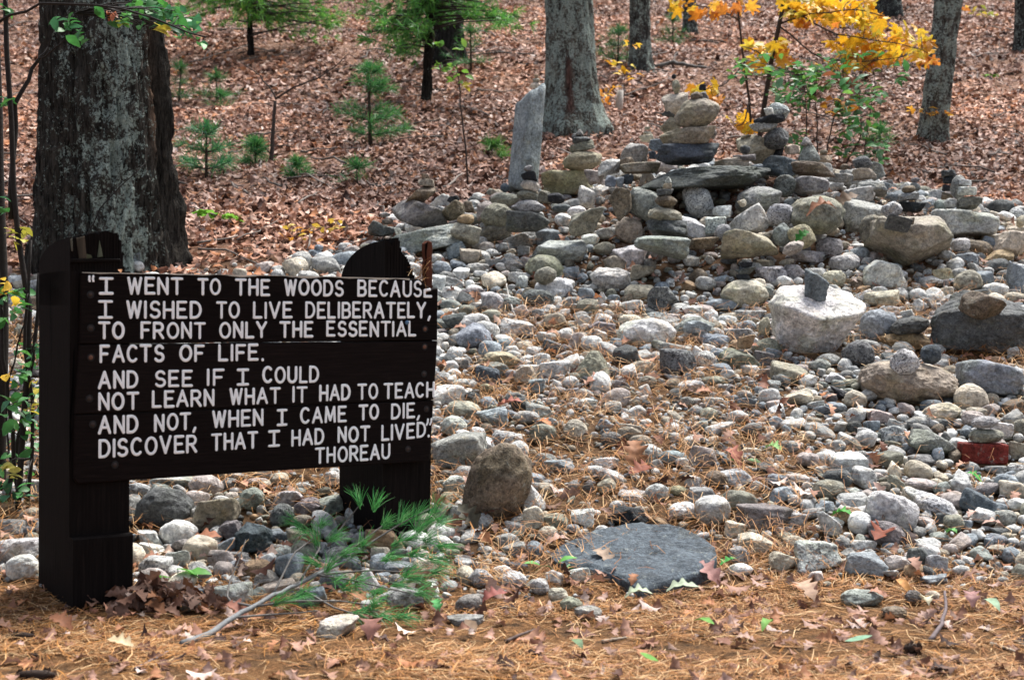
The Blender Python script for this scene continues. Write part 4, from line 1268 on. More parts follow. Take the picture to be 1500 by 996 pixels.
# routed lettering: every letter is a set of rounded strokes
def arc(cx, cy, rx, ry, a0, a1, n=12):
    t = np.radians(np.linspace(a0, a1, n))
    return [(cx + rx * math.cos(q), cy + ry * math.sin(q)) for q in t]
GL = {
    'A': (.74, [[(0, 0), (.37, 1)], [(.37, 1), (.74, 0)], [(.13, .33), (.61, .33)]]),
    'B': (.62, [[(0, 0), (0, 1)], [(0, 1), (.34, 1)] + arc(.34, .755, .24, .245, 90, -90) + [(0, .51)], [(0, .51), (.36, .51)] + arc(.36, .255, .26, .255, 90, -90) + [(0, 0)]]),
    'C': (.68, [arc(.36, .5, .36, .5, 48, 312, 20)]),
    'D': (.66, [[(0, 0), (0, 1)], [(0, 1), (.25, 1)] + arc(.25, .5, .41, .5, 90, -90, 16) + [(0, 0)]]),
    'E': (.58, [[(0, 0), (0, 1)], [(0, 1), (.56, 1)], [(0, .52), (.46, .52)], [(0, 0), (.58, 0)]]),
    'F': (.56, [[(0, 0), (0, 1)], [(0, 1), (.56, 1)], [(0, .5), (.44, .5)]]),
    'H': (.62, [[(0, 0), (0, 1)], [(.62, 0), (.62, 1)], [(0, .5), (.62, .5)]]),
    'i': (.0, [[(0, 0), (0, 1)]]),
    'I': (.56, [[(.28, 0), (.28, 1)], [(0, 1), (.56, 1)], [(0, 0), (.56, 0)]]),
    'L': (.52, [[(0, 1), (0, 0)], [(0, 0), (.52, 0)]]),
    'M': (.78, [[(0, 0), (.06, 1)], [(.06, 1), (.39, .12)], [(.39, .12), (.72, 1)], [(.72, 1), (.78, 0)]]),
    'N': (.62, [[(0, 0), (0, 1)], [(0, 1), (.62, 0)], [(.62, 0), (.62, 1)]]),
    'O': (.74, [arc(.37, .5, .37, .5, 0, 360, 28)]),
    'R': (.64, [[(0, 0), (0, 1)], [(0, 1), (.34, 1)] + arc(.34, .735, .27, .265, 90, -90) + [(0, .47)], [(.3, .47), (.64, 0)]]),
    'S': (.60, [arc(.31, .745, .27, .255, 28, 270, 16) + arc(.30, .25, .30, .25, 78, -152, 16)]),
    'T': (.70, [[(.35, 0), (.35, 1)], [(0, 1), (.7, 1)]]),
    'U': (.64, [[(0, 1), (0, .34)] + arc(.32, .32, .32, .32, 180, 360, 14) + [(.64, 1)]]),
    'V': (.70, [[(0, 1), (.35, 0)], [(.35, 0), (.7, 1)]]),
    'W': (.86, [[(0, 1), (.21, 0)], [(.21, 0), (.43, .95)], [(.43, .95), (.65, 0)], [(.65, 0), (.86, 1)]]),
    'Y': (.68, [[(0, 1), (.34, .48)], [(.68, 1), (.34, .48)], [(.34, .48), (.34, 0)]]),
    '.': (.0, [[(0, 0.0), (0.0, .03)]]), ',': (.12, [[(.12, .04), (.0, -.2)]]),
    'q': (.34, [[(.02, 1.0), (.0, .82), (.05, .72)], [(.32, 1.02), (.28, .84), (.33, .72)]]),
    'Q': (.34, [[(.10, 1.0), (.08, .84), (.0, .72)], [(.36, 1.0), (.34, .84), (.26, .72)]]),
}
T1, T2, T3, T4 = (100, 390), (370, 390), (100, 530), (370, 530)
def w_(t, word, x0, x1, b0, b1, h):
    return (word, (t[0] + x0 / 4.98, t[1] + b0 / 4.98), (t[0] + x1 / 4.98, t[1] + b1 / 4.98), h / 4.98)
LINES = [
    (0, [w_(T1, 'q', 152, 208, 195, 195, 118), w_(T1, 'I', 232, 318, 197, 197, 108), w_(T1, 'WENT', 438, 828, 198, 200, 110), w_(T1, 'TO', 950, 1105, 202, 203, 106), w_(T1, 'THE', 1226, 1464, 206, 208, 106),
         w_(T2, 'WOODS', 238, 658, 207, 212, 104), w_(T2, 'BECAUSE', 772, 1300, 213, 221, 106)]),
    (0, [w_(T1, 'I', 228, 316, 374, 374, 116), w_(T1, 'WiSHED', 433, 964, 374, 374, 112), w_(T1, 'TO', 1085, 1242, 374, 374, 108), w_(T1, 'LiVE', 1356, 1626, 374, 372, 106), w_(T2, 'DELiBERATELY,', 392, 1292, 374, 372, 104)]),
    (0, [w_(T1, 'TO', 228, 402, 524, 524, 110), w_(T1, 'FRONT', 536, 992, 522, 520, 106), w_(T1, 'ONLY', 1110, 1440, 518, 516, 104), w_(T2, 'THE', 204, 432, 512, 510, 102), w_(T2, 'ESSENTiAL', 546, 1184, 508, 505, 98)]),
    (1, [w_(T1, 'FACTS', 240, 690, 697, 690, 112), w_(T1, 'OF', 818, 984, 687, 684, 106), w_(T1, 'LiFE.', 1104, 1416, 684, 680, 106)]),
    (1, [w_(T3, 'AND', 226, 500, 187, 184, 112), w_(T3, 'SEE', 638, 897, 176, 172, 106), w_(T3, 'iF', 1022, 1128, 166, 163, 106), w_(T3, 'I', 1238, 1308, 165, 163, 106), w_(T4, 'COULD', 78, 476, 150, 144, 106)]),
    (1, [w_(T3, 'NOT', 228, 505, 346, 338, 112), w_(T3, 'LEARN', 620, 1058, 328, 314, 108), w_(T3, 'WHAT', 1186, 1540, 306, 296, 104), w_(T4, 'iT', 298, 392, 290, 288, 102), w_(T4, 'HAD', 492, 708, 280, 272, 102), w_(T4, 'TO', 772, 906, 268, 264, 100), w_(T4, 'TEACH', 962, 1320, 262, 252, 98)]),
    (2, [w_(T3, 'AND', 228, 502, 518, 508, 116), w_(T3, 'NOT,', 636, 926, 500, 486, 110), w_(T3, 'WHEN', 1058, 1416, 474, 456, 108), w_(T4, 'I', 186, 246, 460, 457, 106), w_(T4, 'CAME', 355, 676, 444, 430, 104), w_(T4, 'TO', 782, 914, 420, 412, 98), w_(T4, 'DiE,', 1018, 1214, 412, 400, 98)]),
    (2, [w_(T3, 'DISCOVER'.replace('I', 'i'), 230, 930, 693, 650, 116), w_(T3, 'THAT', 1050, 1376, 640, 622, 108), w_(T4, 'I', 124, 192, 612, 608, 104), w_(T4, 'HAD', 290, 514, 606, 592, 104), w_(T4, 'NOT', 628, 848, 582, 572, 100), w_(T4, 'LiVED.', 945, 1284, 570, 542, 100), w_(T4, 'Q', 1268, 1302, 556, 552, 136)]),
    (2, [w_(T4, 'THOREAU', 463, 998, 736, 700, 100)]),
]
def stroke(mb, pts, hw, hd):
    """rounded raised stroke along pts (s, t): half width hw, standing hd proud of the board"""
    pts = np.asarray(pts, float)
    closed = len(pts) > 3 and np.linalg.norm(pts[0] - pts[-1]) < 1e-6
    T = np.gradient(pts, axis=0)
    if closed: T[0] = T[-1] = pts[1] - pts[-2]
    T /= np.linalg.norm(T, axis=1)[:, None] + 1e-12
    rows, wid, off = [pts], [np.ones(len(pts))], [T * 0]
    c = np.sin(np.radians([12, 35, 62]))
    pre = np.stack([pts[0] - T[0] * hw * k for k in (.98, .82, .47)]); post = np.stack([pts[-1] + T[-1] * hw * k for k in (.47, .82, .98)])
    wd = np.concatenate([c, np.ones(len(pts)), c[::-1]])
    P = np.vstack([pre, pts, post]); TT = np.vstack([np.repeat(T[:1], 3, 0), T, np.repeat(T[-1:], 3, 0)])
    N = np.stack([-TT[:, 1], TT[:, 0]], 1)
    th = np.radians([0, 30, 60, 90, 120, 150, 180]); n = len(P); k = len(th)
    V = np.zeros((n, k, 3))
    V[:, :, 0] = P[:, None, 0] + N[:, None, 0] * (np.cos(th)[None] * hw * wd[:, None])
    V[:, :, 2] = P[:, None, 1] + N[:, None, 1] * (np.cos(th)[None] * hw * wd[:, None])
    V[:, :, 1] = 0.0006 - np.sin(th)[None] ** 0.6 * hd * np.minimum(1, wd[:, None] + .2)
    i = np.arange(n - 1)[:, None] * k; j = np.arange(k - 1)[None]
    F = np.stack([i + j, i + j + 1, i + k + j + 1, i + k + j], -1).reshape(-1, 4)
    mb.add(V.reshape(-1, 3), [F], (.90, .91, .91, 0))  # white raised so the letters stay bright on the unlit board face
rl = rng(12)
for pi, wordlist in LINES:
    mb = MB()
    for word, a, b, hpx in wordlist:
        pa, pb = on_board(*a), on_board(*b)
        ca, cb = on_board(a[0], a[1] - hpx), on_board(b[0], b[1] - hpx)
        H = ((ca - pa)[1] + (cb - pb)[1]) / 2
        hw = 0.0053
        gap_ = .34
        total = sum(GL[c][0] for c in word) + gap_ * (len(word) - 1)
        length = np.linalg.norm(pb - pa) - 2 * hw * (0 if word in 'qQ' else 0)
        sx = length / max(total, .3)
        if word in 'qQ': sx = H * .8
        dirv = (pb - pa) / np.linalg.norm(pb - pa); up = np.array([0.0, 1.0])
        x = 0.0
        for ci, c in enumerate(word):
            wdt, strokes = GL[c]
            jit = rl.normal(size=2) * .0006
            last = word == 'BECAUSE' and ci == len(word) - 1
            for st in strokes:
                st = np.array(st, float)
                if last:            # the corner of the plank has broken away through this letter
                    if st[:, 1].min() > .9: continue
                    st[:, 1] = np.minimum(st[:, 1], .42 + .12 * st[:, 0])
                if len(st) == 2 and np.linalg.norm(st[1] - st[0]) > 0.1:
                    st = st[0] + (st[1] - st[0]) * np.linspace(0, 1, 4)[:, None]
                q = pa + jit + dirv * ((x + st[:, :1]) * sx) + up * (st[:, 1:] * H)
                stroke(mb, q, hw * rl.uniform(.92, 1.08) * (0.8 if c in 'qQ' else 1), .0022)
            x += wdt + gap_
    mb.build("lettering", M_PAINT, planks[pi])
mb = MB(); s, t = on_board(595.8, 472.5)
Vq, Fq = ICO[2]; mb.add(Vq * np.array([.0085, .005, .0085]) + np.array([s, -.003, t]), [Fq], (.09, .17, .27, 0))
mb.build("paint_chip", M_PAINT, planks[0])

# ------------------------------------------------------------------ trees
def basis_to_camera(p):
    f = CAM[:2] - p[:2]; f = f / np.linalg.norm(f)
    return f, np.array([-f[1], f[0]])       # toward the camera, and to the right in the picture

def trunk_mesh(name, base, r0, height, lean=(0, 0), flare=0.5, col=(.06, .052, .045), lichen=.45, seed=1, hi=False, ridge=.02, scar=False, root=None):
    f, rt = basis_to_camera(base)
    na = 200 if hi else (96 if r0 > .1 else 40)
    z = np.concatenate([np.linspace(-.35, 3.3, 250 if hi else 110), np.linspace(3.5, height, 24)])
    ph = np.linspace(-np.pi, np.pi, na, endpoint=False)
    Z, PH = np.meshgrid(z, ph, indexing='ij')
    R = r0 * (1 + flare * np.exp(-np.maximum(Z, 0) / (.28 * max(r0 / .3, .5)))) * (1 - .45 * np.clip(Z / height, 0, 1))
    dx, dy = np.sin(PH), np.cos(PH)
    k = 9.5 if hi else 9.0
    Pn = np.stack([dx * r0 * k * 2, dy * r0 * k * 2, Z * k * .3], -1).reshape(-1, 3)
    n1 = 1 - np.abs(fbm(Pn, 3, seed, .55)).reshape(Z.shape) * 1.4
    n2 = fbm(Pn * .25, 2, seed + 5).reshape(Z.shape)
    R = R + ridge * n1 + r0 * .06 * n2 - ridge * .6
    lob = 1 + .10 * np.exp(-np.maximum(Z, 0) / .35) * np.sin(PH * 5 + seed)
    R = R * lob
    C = np.zeros((*Z.shape, 4)); C[..., :3] = col; C[..., 3] = lichen
    if hi:      # a closed wound with a rolled lip down one side, lichen over the face
        w = np.exp(-((PH - .98 - .10 * np.sin(Z * 2.1)) / .11) ** 2) * smooth(.0, .5, Z)
        lip = np.exp(-((PH - 1.32 - .06 * np.sin(Z * 3 + 1)) / .16) ** 2)
        knobs = np.clip(fbm(np.stack([Z.ravel() * 2.2, PH.ravel() * 1.2, Z.ravel() * 0], 1), 3, 21).reshape(Z.shape), -.3, 1)
        R = R - .075 * w + lip * (.03 + .05 * knobs)
        C[..., 3] = .26 + .10 * np.exp(-((PH + .5) / .4) ** 2) + .40 * np.exp(-((PH - .34) / .52) ** 2) * (1 + .5 * fbm(np.stack([dx.ravel() * 1.7, dy.ravel() * 1.7, Z.ravel() * 1.5], 1), 3, 33).reshape(Z.shape)) - .3 * w - .35 * lip
        bare = np.exp(-((PH - .93) / .12) ** 2) * smooth(.55, .9, Z) * (1 - smooth(1.55, 1.9, Z))
        C[..., :3] = C[..., :3] * (1 - bare[..., None]) + np.array([.15, .095, .065]) * bare[..., None]
        C[..., :3] *= (1 - .45 * lip)[..., None]
    if scar:
        sc = np.exp(-((PH + .12) / .13) ** 2) * smooth(.05, .2, Z) * (1 - smooth(.6, .8, Z))
        C[..., :3] = C[..., :3] * (1 - sc[..., None]) + np.array([.14, .08, .065]) * sc[..., None]
        C[..., 3] -= .5 * sc
    lx, ly = lean
    X = base[0] + R * (dx * rt[0] + dy * f[0]) + lx * Z + .02 * np.sin(Z * .8 + seed)
    Y = base[1] + R * (dx * rt[1] + dy * f[1]) + ly * Z
    V = np.stack([X, Y, base[2] + Z], -1).reshape(-1, 3)
    nz = len(z); i = np.arange(nz - 1)[:, None] * na; j = np.arange(na)[None]; j2 = (j + 1) % na
    F = np.stack([i + j, i + na + j, i + na + j2, i + j2], -1).reshape(-1, 4)
    mb = MB(); mb.add(V, [F, (np.arange(na) + (nz - 1) * na)[None]], C.reshape(-1, 4))
    # bare limbs high up
    r = rng(seed + 40)
    for q in range(5 if r0 > .1 else 0):
        h = height * r.uniform(.55, .95); a = r.uniform(0, 6.28); L = r.uniform(1.2, 2.4)
        p0 = np.array([base[0] + lx * h, base[1] + ly * h, base[2] + h])
        tt = np.linspace(0, 1, 7)[:, None]
        pts = p0 + tt * L * np.array([math.cos(a), math.sin(a), .55]) + tt ** 2 * np.array([0, 0, .5])
        mb.tube(pts, np.linspace(r0 * .3, r0 * .06, 7), (*col, lichen), 8)
    o = mb.build(name, M_BARK, root)
    return o

def tree(name, label, cat, u, v, wpx, Y=None, top=None, height=9.0, group=None, seed=1, **kw):
    b = ground_at(u, v) if Y is None else np.array([*at(u, 400, Y)[:2], 0])
    b = np.array([b[0], b[1], float(terrain(b[0], b[1]))])
    r0 = wpx / 2 * b[1] / FPX / 1.04
    lean = (0, 0)
    if top is not None:
        p = at(top[0], top[1], b[1]); lean = ((p[0] - b[0]) / (p[2] - b[2]), 0)
    root = empty(name, tuple(b))
    o = trunk_mesh("trunk", b, r0, height, lean, seed=seed, **kw)
    under(o, root)
    tag(root, label, cat, group, "thing")
    return root, b, lean

BG = "tree trunks standing on the leafy slope"
tree("oak_tree", "massive dark trunk blotched with pale lichen, behind the near end of the sign", "tree", 152, 405, 196, Y=9.75, height=10, seed=2, hi=True, flare=.07, col=(.062, .055, .047), ridge=.05, top=(150, 0))
tree("oak_tree", "grey-green furrowed oak trunk with a flared foot beside the standing stone", "tree", 842, 192, 76, seed=3, scar=True, flare=.62, lichen=.62, col=(.12, .112, .094), group=BG, top=(834, 0), ridge=.025)
tree("oak_tree", "slanting grey trunk on the leafy slope beyond the yellow-leaved sapling", "tree", 1369, 204, 42, seed=4, top=(1393, 0), lichen=.55, col=(.105, .096, .082), group=BG, flare=.25)
tree("oak_tree", "mid-sized dark trunk uphill between the big oak and the yellow sapling", "tree", 941, 106, 31, seed=5, top=(938, 0), lichen=.5, col=(.085, .08, .072), group=BG, flare=.5)
pine_mid, pm_b, _ = tree("pine_tree", "slim dark pine trunk with green boughs, in front of a thicker dark trunk", "tree", 624, 153, 15, seed=6, top=(631, 0), lichen=.15, col=(.03, .026, .022), group=BG, flare=.3)
tree("pine_tree", "thick blackish trunk in shade just behind the slim dark pine", "tree", 655, 88, 44, seed=7, top=(655, 0), lichen=.2, col=(.032, .03, .027), group=BG, flare=.25)
pine_far, pf_b, _ = tree("pine_tree", "thin black pine stem uphill beyond the bare forked sapling", "tree", 365, 80, 9, seed=8, top=(364, 0), lichen=.05, col=(.025, .022, .02), group=BG, flare=.2)
tree("oak_tree", "short stretch of grey trunk high on the slope just above the orange leaves", "tree", 1010, 50, 19, seed=9, lichen=.45, col=(.055, .052, .05), group=BG, flare=.3)
tree("oak_tree", "wide bluish dark trunk high on the slope partly behind the yellow leaves", "tree", 1302, 28, 40, seed=10, lichen=.35, col=(.045, .045, .045), group=BG, flare=.3)
tree("oak_tree", "dark trunk cut by the edge of the view, high on the leafy slope", "tree", 1500, 76, 24, seed=11, lichen=.4, col=(.05, .047, .044), group=BG, flare=.3)

# ------------------------------------------------------------------ leaf shapes
def leaf_proto(stations, curl=.12, fold=.10, droop=.1):
    """leaf along +x, length 1: stations (t, half width)"""
    V, F3, F4, rows = [], [], [], []
    for t, w in stations:
        zc = droop * (-(t - .35) ** 2) * 1.5
        if w == 0:
            rows.append([len(V)]); V.append((t - .5, 0, zc))
        else:
            k = len(V); rows.append([k, k + 1, k + 2])
            V += [(t - .5 + .1 * w, w, zc + fold * w + curl * w * w * 4), (t - .5, 0, zc), (t - .5 + .1 * w, -w, zc + fold * w + curl * w * w * 3)]
    for a, b in zip(rows, rows[1:]):
        if len(a) == 1: F3 += [(a[0], b[1], b[0]), (a[0], b[2], b[1])]
        elif len(b) == 1: F3 += [(a[0], a[1], b[0]), (a[1], a[2], b[0])]
        else: F4 += [(a[0], a[1], b[1], b[0]), (a[1], a[2], b[2], b[1])]
    return np.array(V), [np.array(F3), np.array(F4).reshape(-1, 4)]
OAK = leaf_proto([(0, 0), (.08, .02), (.2, .16), (.27, .08), (.4, .27), (.48, .11), (.62, .29), (.7, .12), (.82, .2), (.9, .1), (1, 0)], .35, .12, .5)
def oak_hi(n=25):
    st = [(0, 0)]
    for t in np.linspace(.06, .96, n):
        env = .30 * math.sin(math.pi * min(1, (t + .06) / 1.12) ** 1.25) ** .8
        st.append((t, max(.012, env * (.74 + .28 * math.cos(6.283 * (3.6 * t - .75))))))
    return leaf_proto(st + [(1, 0)], .35, .12, .5)
OAKL = oak_hi()
OAKM = oak_hi(14)
OVAL = leaf_proto([(0, 0), (.18, .17), (.42, .27), (.7, .2), (.88, .09), (1, 0)], .15, .12, .25)
SIMPLE = leaf_proto([(0, 0), (.3, .26), (.7, .24), (1, 0)], .3, .2, .4)
def maple_proto(seed=0):
    th = np.linspace(-np.pi, np.pi, 31)[:-1]
    lob = [(0, 1.0, .2), (.95, .92, .2), (-.95, .92, .2), (1.95, .62, .22), (-1.95, .62, .22)]
    rr = np.full(30, .45)
    for c, h, w in lob: rr = np.maximum(rr, h * np.exp(-((th - c) / (w * 2.1)) ** 2))
    rr *= .55
    x, y = rr * np.cos(th), rr * np.sin(th)
    z = -.35 * (x * x + y * y) + .05 * np.sin(th * 5)
    V = np.vstack([[[-.1, 0, .02]], np.stack([x, y, z], 1)])
    i = np.arange(30)
    return V, [np.stack([0 * i, 1 + i, 1 + (i + 1) % 30], 1)]
MAPLE = maple_proto()

# ------------------------------------------------------------------ leaf litter on the slope and between the stones (uncounted)
LIT = np.array([(.33, .185, .13), (.24, .12, .078), (.46, .30, .235), (.13, .06, .04), (.37, .17, .085), (.55, .42, .35), (.05, .026, .02), (.25, .15, .11), (.35, .2, .14)])
LW = np.array([.2, .16, .11, .13, .09, .06, .085, .09, .075])
def litter(n, proto, xr, yr, size, r, keep, lift=.03, tilt=.5):
    X, Y = r.uniform(*xr, n), r.uniform(*yr, n)
    m = keep(X, Y, r); X, Y = X[m], Y[m]; k = len(X)
    Z = terrain(X, Y) + r.uniform(0, lift, k)
    # leaves lie along the slope
    M = rot_zxz(r.uniform(0, 6.28, k), np.abs(r.normal(size=k)) * tilt, r.uniform(0, 6.28, k))
    s = r.uniform(*size, k)
    M = M * s[:, None, None]
    flip = r.random(k) < .45
    M[flip, :, 2] *= -1
    slope = math.atan(.3); R = np.array([[1, 0, 0], [0, math.cos(slope), -math.sin(slope)], [0, math.sin(slope), math.cos(slope)]])
    M = R[None] @ M
    c = LIT[r.choice(len(LIT), k, p=LW / LW.sum())] * r.uniform(.75, 1.25, (k, 1))
    drift = fbm(np.stack([X * .55, Y * .55, 0 * X], 1), 3, 91)[:, None]      # different trees shed different leaves
    c = c * (1 + .38 * np.clip(drift, -.9, .9)) * np.where(drift > .25, np.array([[1.05, 1.0, .95]]), np.array([[.97, 1.0, 1.05]]))
    return proto, M, np.stack([X, Y, Z], 1), np.concatenate([c, np.zeros((k, 1))], 1)
rl = rng(21)
lit_mb = MB()
wedge = lambda X, Y: np.abs(X) < .50 * Y + 1.2
def beyond(X, Y, r):
    thin = fbm(np.stack([X * .9, Y * .9, 0 * X], 1), 3, 71)
    return ((thin < .45) | (r.random(len(X)) < .35)) & wedge(X, Y) & (Y > back_edge(X) - .15 + r.normal(size=len(X)) * .12)
for args in ((12000, OAKM, (-7, 7), (9.0, 13), (.07, .13)), (74000, SIMPLE, (-9.5, 9.5), (9.2, 17), (.05, .10)), (115000, SIMPLE, (-17, 17), (17, 32), (.07, .13))):
    p, M, T, c = litter(*args, rl, beyond, .05, .45)
    scatter(p[0], p[1], M, T, c, lit_mb)
tw_mb = MB()
for q in range(260):
    y = rl.uniform(10, 26); x = rl.uniform(-.4, .4) * y; a = rl.uniform(0, 3.14); L = rl.uniform(.15, .7) * (1 if y < 16 else 1.6)
    if y < back_edge(x): continue
    t = np.linspace(-.5, .5, 6)[:, None] * L
    P = np.array([x, y, 0]) + t * np.array([math.cos(a), math.sin(a), 0]) + rl.normal(size=(6, 3)) * .012
    P[:, 2] = terrain(P[:, 0], P[:, 1]) + .04 + np.abs(rl.normal(size=6)) * .015
    tw_mb.tube(P, np.linspace(.009, .004, 6) * rl.uniform(.6, 1.5), (*(np.array([.13, .11, .095]) * rl.uniform(.5, 1.6)), 0), 5)
tag(tw_mb.build("fallen_twigs", M_TWIG), "dead twigs scattered through the leaf litter on the slope", "twigs", kind="stuff")
leaves_o = lit_mb.build("leaf_litter", M_LITTER)
tag(leaves_o, "brown and pinkish dead leaves covering the wooded slope", "fallen leaves", kind="stuff")
fl = MB()
infield = lambda X, Y, r: wedge(X, Y) & (Y < back_edge(X)) & (Y > front_edge(X) - .25)
p, M, T, c = litter(1300, OAKM, (-3.4, 5), (5.0, 11.5), (.06, .11), rl, infield, .07, .5); scatter(p[0], p[1], M, T, c, fl)
p, M, T, c = litter(1700, OAKL, (-2.6, 2.8), (3.5, 5.7), (.04, .085), rl, lambda X, Y, r: (X > -.3 + 0 * X) | (r.random(len(X)) < .8), .02, .35); scatter(p[0], p[1], M, T, c, fl)
# heap of leaves against the foot of the near post
n = 130
hx = rl.normal(size=n) * .16; hy = rl.normal(size=n) * .06
gp = ground_at(235, 890)
P = np.stack([gp[0] + hx, gp[1] + hy, np.abs(.09 - np.abs(hx) * .25) * rl.uniform(0.1, 1, n)], 1); P[:, 2] += terrain(P[:, 0], P[:, 1])
M = rot_zxz(rl.uniform(0, 6.28, n), np.abs(rl.normal(size=n)) * .8, rl.uniform(0, 6.28, n)) * rl.uniform(.06, .1, n)[:, None, None]
scatter(OAKM[0], OAKM[1], M, P, np.concatenate([LIT[rl.choice(len(LIT), n, p=LW / LW.sum())] * .6, np.zeros((n, 1))], 1), fl)
field_leaves = fl.build("fallen_leaves", M_LITTER)
tag(field_leaves, "scattered brown oak leaves among the stones and on the path", "fallen leaves", kind="stuff")

# ------------------------------------------------------------------ pine needles (uncounted)
NEED = np.array([(.43, .225, .09), (.33, .16, .058), (.54, .36, .19), (.28, .12, .045), (.62, .42, .22), (.16, .075, .035), (.45, .20, .05)])
NW = np.array([.22, .21, .13, .17, .07, .13, .07])
def needles(n, xr, yr, r, keep, mb, lift=.02, width=.0018, length=(.06, .115), tilt=.16, group=1):
    X, Y = r.uniform(*xr, n), r.uniform(*yr, n)
    m = keep(X, Y, r); X, Y = np.repeat(X[m], group), np.repeat(Y[m], group); k = len(X)
    L = r.uniform(*length, k); a = np.repeat(r.uniform(0, 6.28, k // group), group) + r.normal(size=k) * .16
    b = a + r.normal(size=k) * .35
    p0 = np.stack([X, Y, terrain(X, Y) + r.uniform(0.002, lift, k)], 1)
    d1 = np.stack([np.cos(a), np.sin(a), r.normal(size=k) * tilt], 1) * (L * .5)[:, None]
    d2 = np.stack([np.cos(b), np.sin(b), r.normal(size=k) * tilt - .05], 1) * (L * .5)[:, None]
    dz = lambda d: d * 1.0
    slope = np.where(Y > 5.3, .3, 0.0)
    d1[:, 2] += d1[:, 1] * slope; d2[:, 2] += d2[:, 1] * slope
    sd = np.stack([-np.sin(a), np.cos(a), 0.25 * np.ones(k)], 1) * (width * r.uniform(.7, 1.3, k) / 2)[:, None]
    q = [p0, p0 + d1, p0 + d1 + d2]
    V = np.stack([q[0] - sd, q[0] + sd, q[1] - sd, q[1] + sd, q[2] - sd * .4, q[2] + sd * .4], 1).reshape(-1, 3)
    o = np.arange(k)[:, None] * 6
    F = np.concatenate([o + np.array([[0, 1, 3, 2]]), o + np.array([[2, 3, 5, 4]])])
    c = NEED[r.choice(len(NEED), k, p=NW / NW.sum())] * r.uniform(.75, 1.2, (k, 1))
    mb.add(V, [F], np.repeat(np.concatenate([c, np.zeros((k, 1))], 1), 6, 0))
rn = rng(31)
nm = MB()
def path_keep(X, Y, r):
    bare = fbm(np.stack([X * 1.6, Y * 5, 0 * X], 1), 3, 61)
    return (np.abs(X) < .42 * Y + .5) & (Y < front_edge(X) + .25) & ((bare < .12) | (r.random(len(X)) < .12))
needles(60000, (-2.7, 2.9), (3.3, 5.9), rn, path_keep, nm, .014, .0022, group=2)
def field_keep(X, Y, r):
    op = fbm(np.stack([X, Y, 0 * X], 1) * 1.1, 2, 31)
    sl = next(s for s in singles if s['shape'] == 'F'); e_ = ((X - sl['pos'][0]) / (.5 * sl['size'][0])) ** 2 + ((Y - sl['pos'][1]) / (.5 * sl['size'][1])) ** 2
    return ((e_ > .8) | (r.random(len(X)) < .12)) & wedge(X, Y) & (Y < back_edge(X) - .4) & (Y > front_edge(X)) & (r.random(len(X)) < np.clip(.22 + op * 1.6, .08, 1) * np.where(Y > 8.8, .35, 1))
needles(52000, (-3.4, 4.6), (5.0, 10.5), rn, field_keep, nm, .075, .0024, (.07, .12), .3, group=2)
# a wisp of needles caught behind the broken corner of the board
k = 46; s0 = on_board(613, 398, .04)
for _ in range(k):
    p = PO + e1 * (s0[0] + rn.normal() * .02) + e2 * (s0[1] + rn.normal() * .03 - .01) - e3 * (.03 + rn.normal() * .012)
    a = rn.normal(size=3); a[2] *= .5; a /= np.linalg.norm(a); sd = np.cross(a, [0.3, .2, 1]); sd *= .0009 / np.linalg.norm(sd)
    q = [p - a * .035, p + [0, 0, .006], p + a * .035]
    nm.add(np.array([q[0] - sd, q[0] + sd, q[1] - sd, q[1] + sd, q[2] - sd, q[2] + sd]), [np.array([[0, 1, 3, 2], [2, 3, 5, 4]])], (*(NEED[rn.integers(0, 5)]), 0))
needles_o = nm.build("pine_needles", M_NEEDLE)
tag(needles_o, "orange dry pine needles carpeting the path and drifting between the stones", "pine needles", kind="stuff")
# ------------------------------------------------------------------ young pines, shrubs, saplings
PG = np.array([[.05, .20, .06], [.075, .26, .065], [.035, .13, .05], [.11, .29, .07]])
def tuft(mb, p, d, n, L, r, cols, width=.0022, spread=.55):
    """n needles from p around the direction d"""
    d = np.asarray(d, float) / np.linalg.norm(d)
    a = d + r.normal(size=(n, 3)) * spread; a /= np.linalg.norm(a, axis=1)[:, None]
    Ls = L * r.uniform(.65, 1.1, n)[:, None]
    p0 = p + r.normal(size=(n, 3)) * L * .06
    sd = np.cross(a, r.normal(size=(n, 3))); sd /= np.linalg.norm(sd, axis=1)[:, None] + 1e-9; sd *= width / 2
    m = p0 + a * Ls * .55; e = p0 + a * Ls + np.array([0, 0, -1]) * Ls * .10
    V = np.stack([p0 - sd, p0 + sd, m - sd, m + sd, e - sd * .3, e + sd * .3], 1).reshape(-1, 3)
    o = np.arange(n)[:, None] * 6
    c = cols[r.integers(0, len(cols), n)] * r.uniform(.7, 1.25, (n, 1))
    mb.add(V, [np.concatenate([o + np.array([[0, 1, 3, 2]]), o + np.array([[2, 3, 5, 4]])])], np.repeat(np.concatenate([c, np.zeros((n, 1))], 1), 6, 0))

def on_ground(u, v):
    g = ground_at(u, v)
    return np.array([g[0], g[1], float(terrain(g[0], g[1]))])

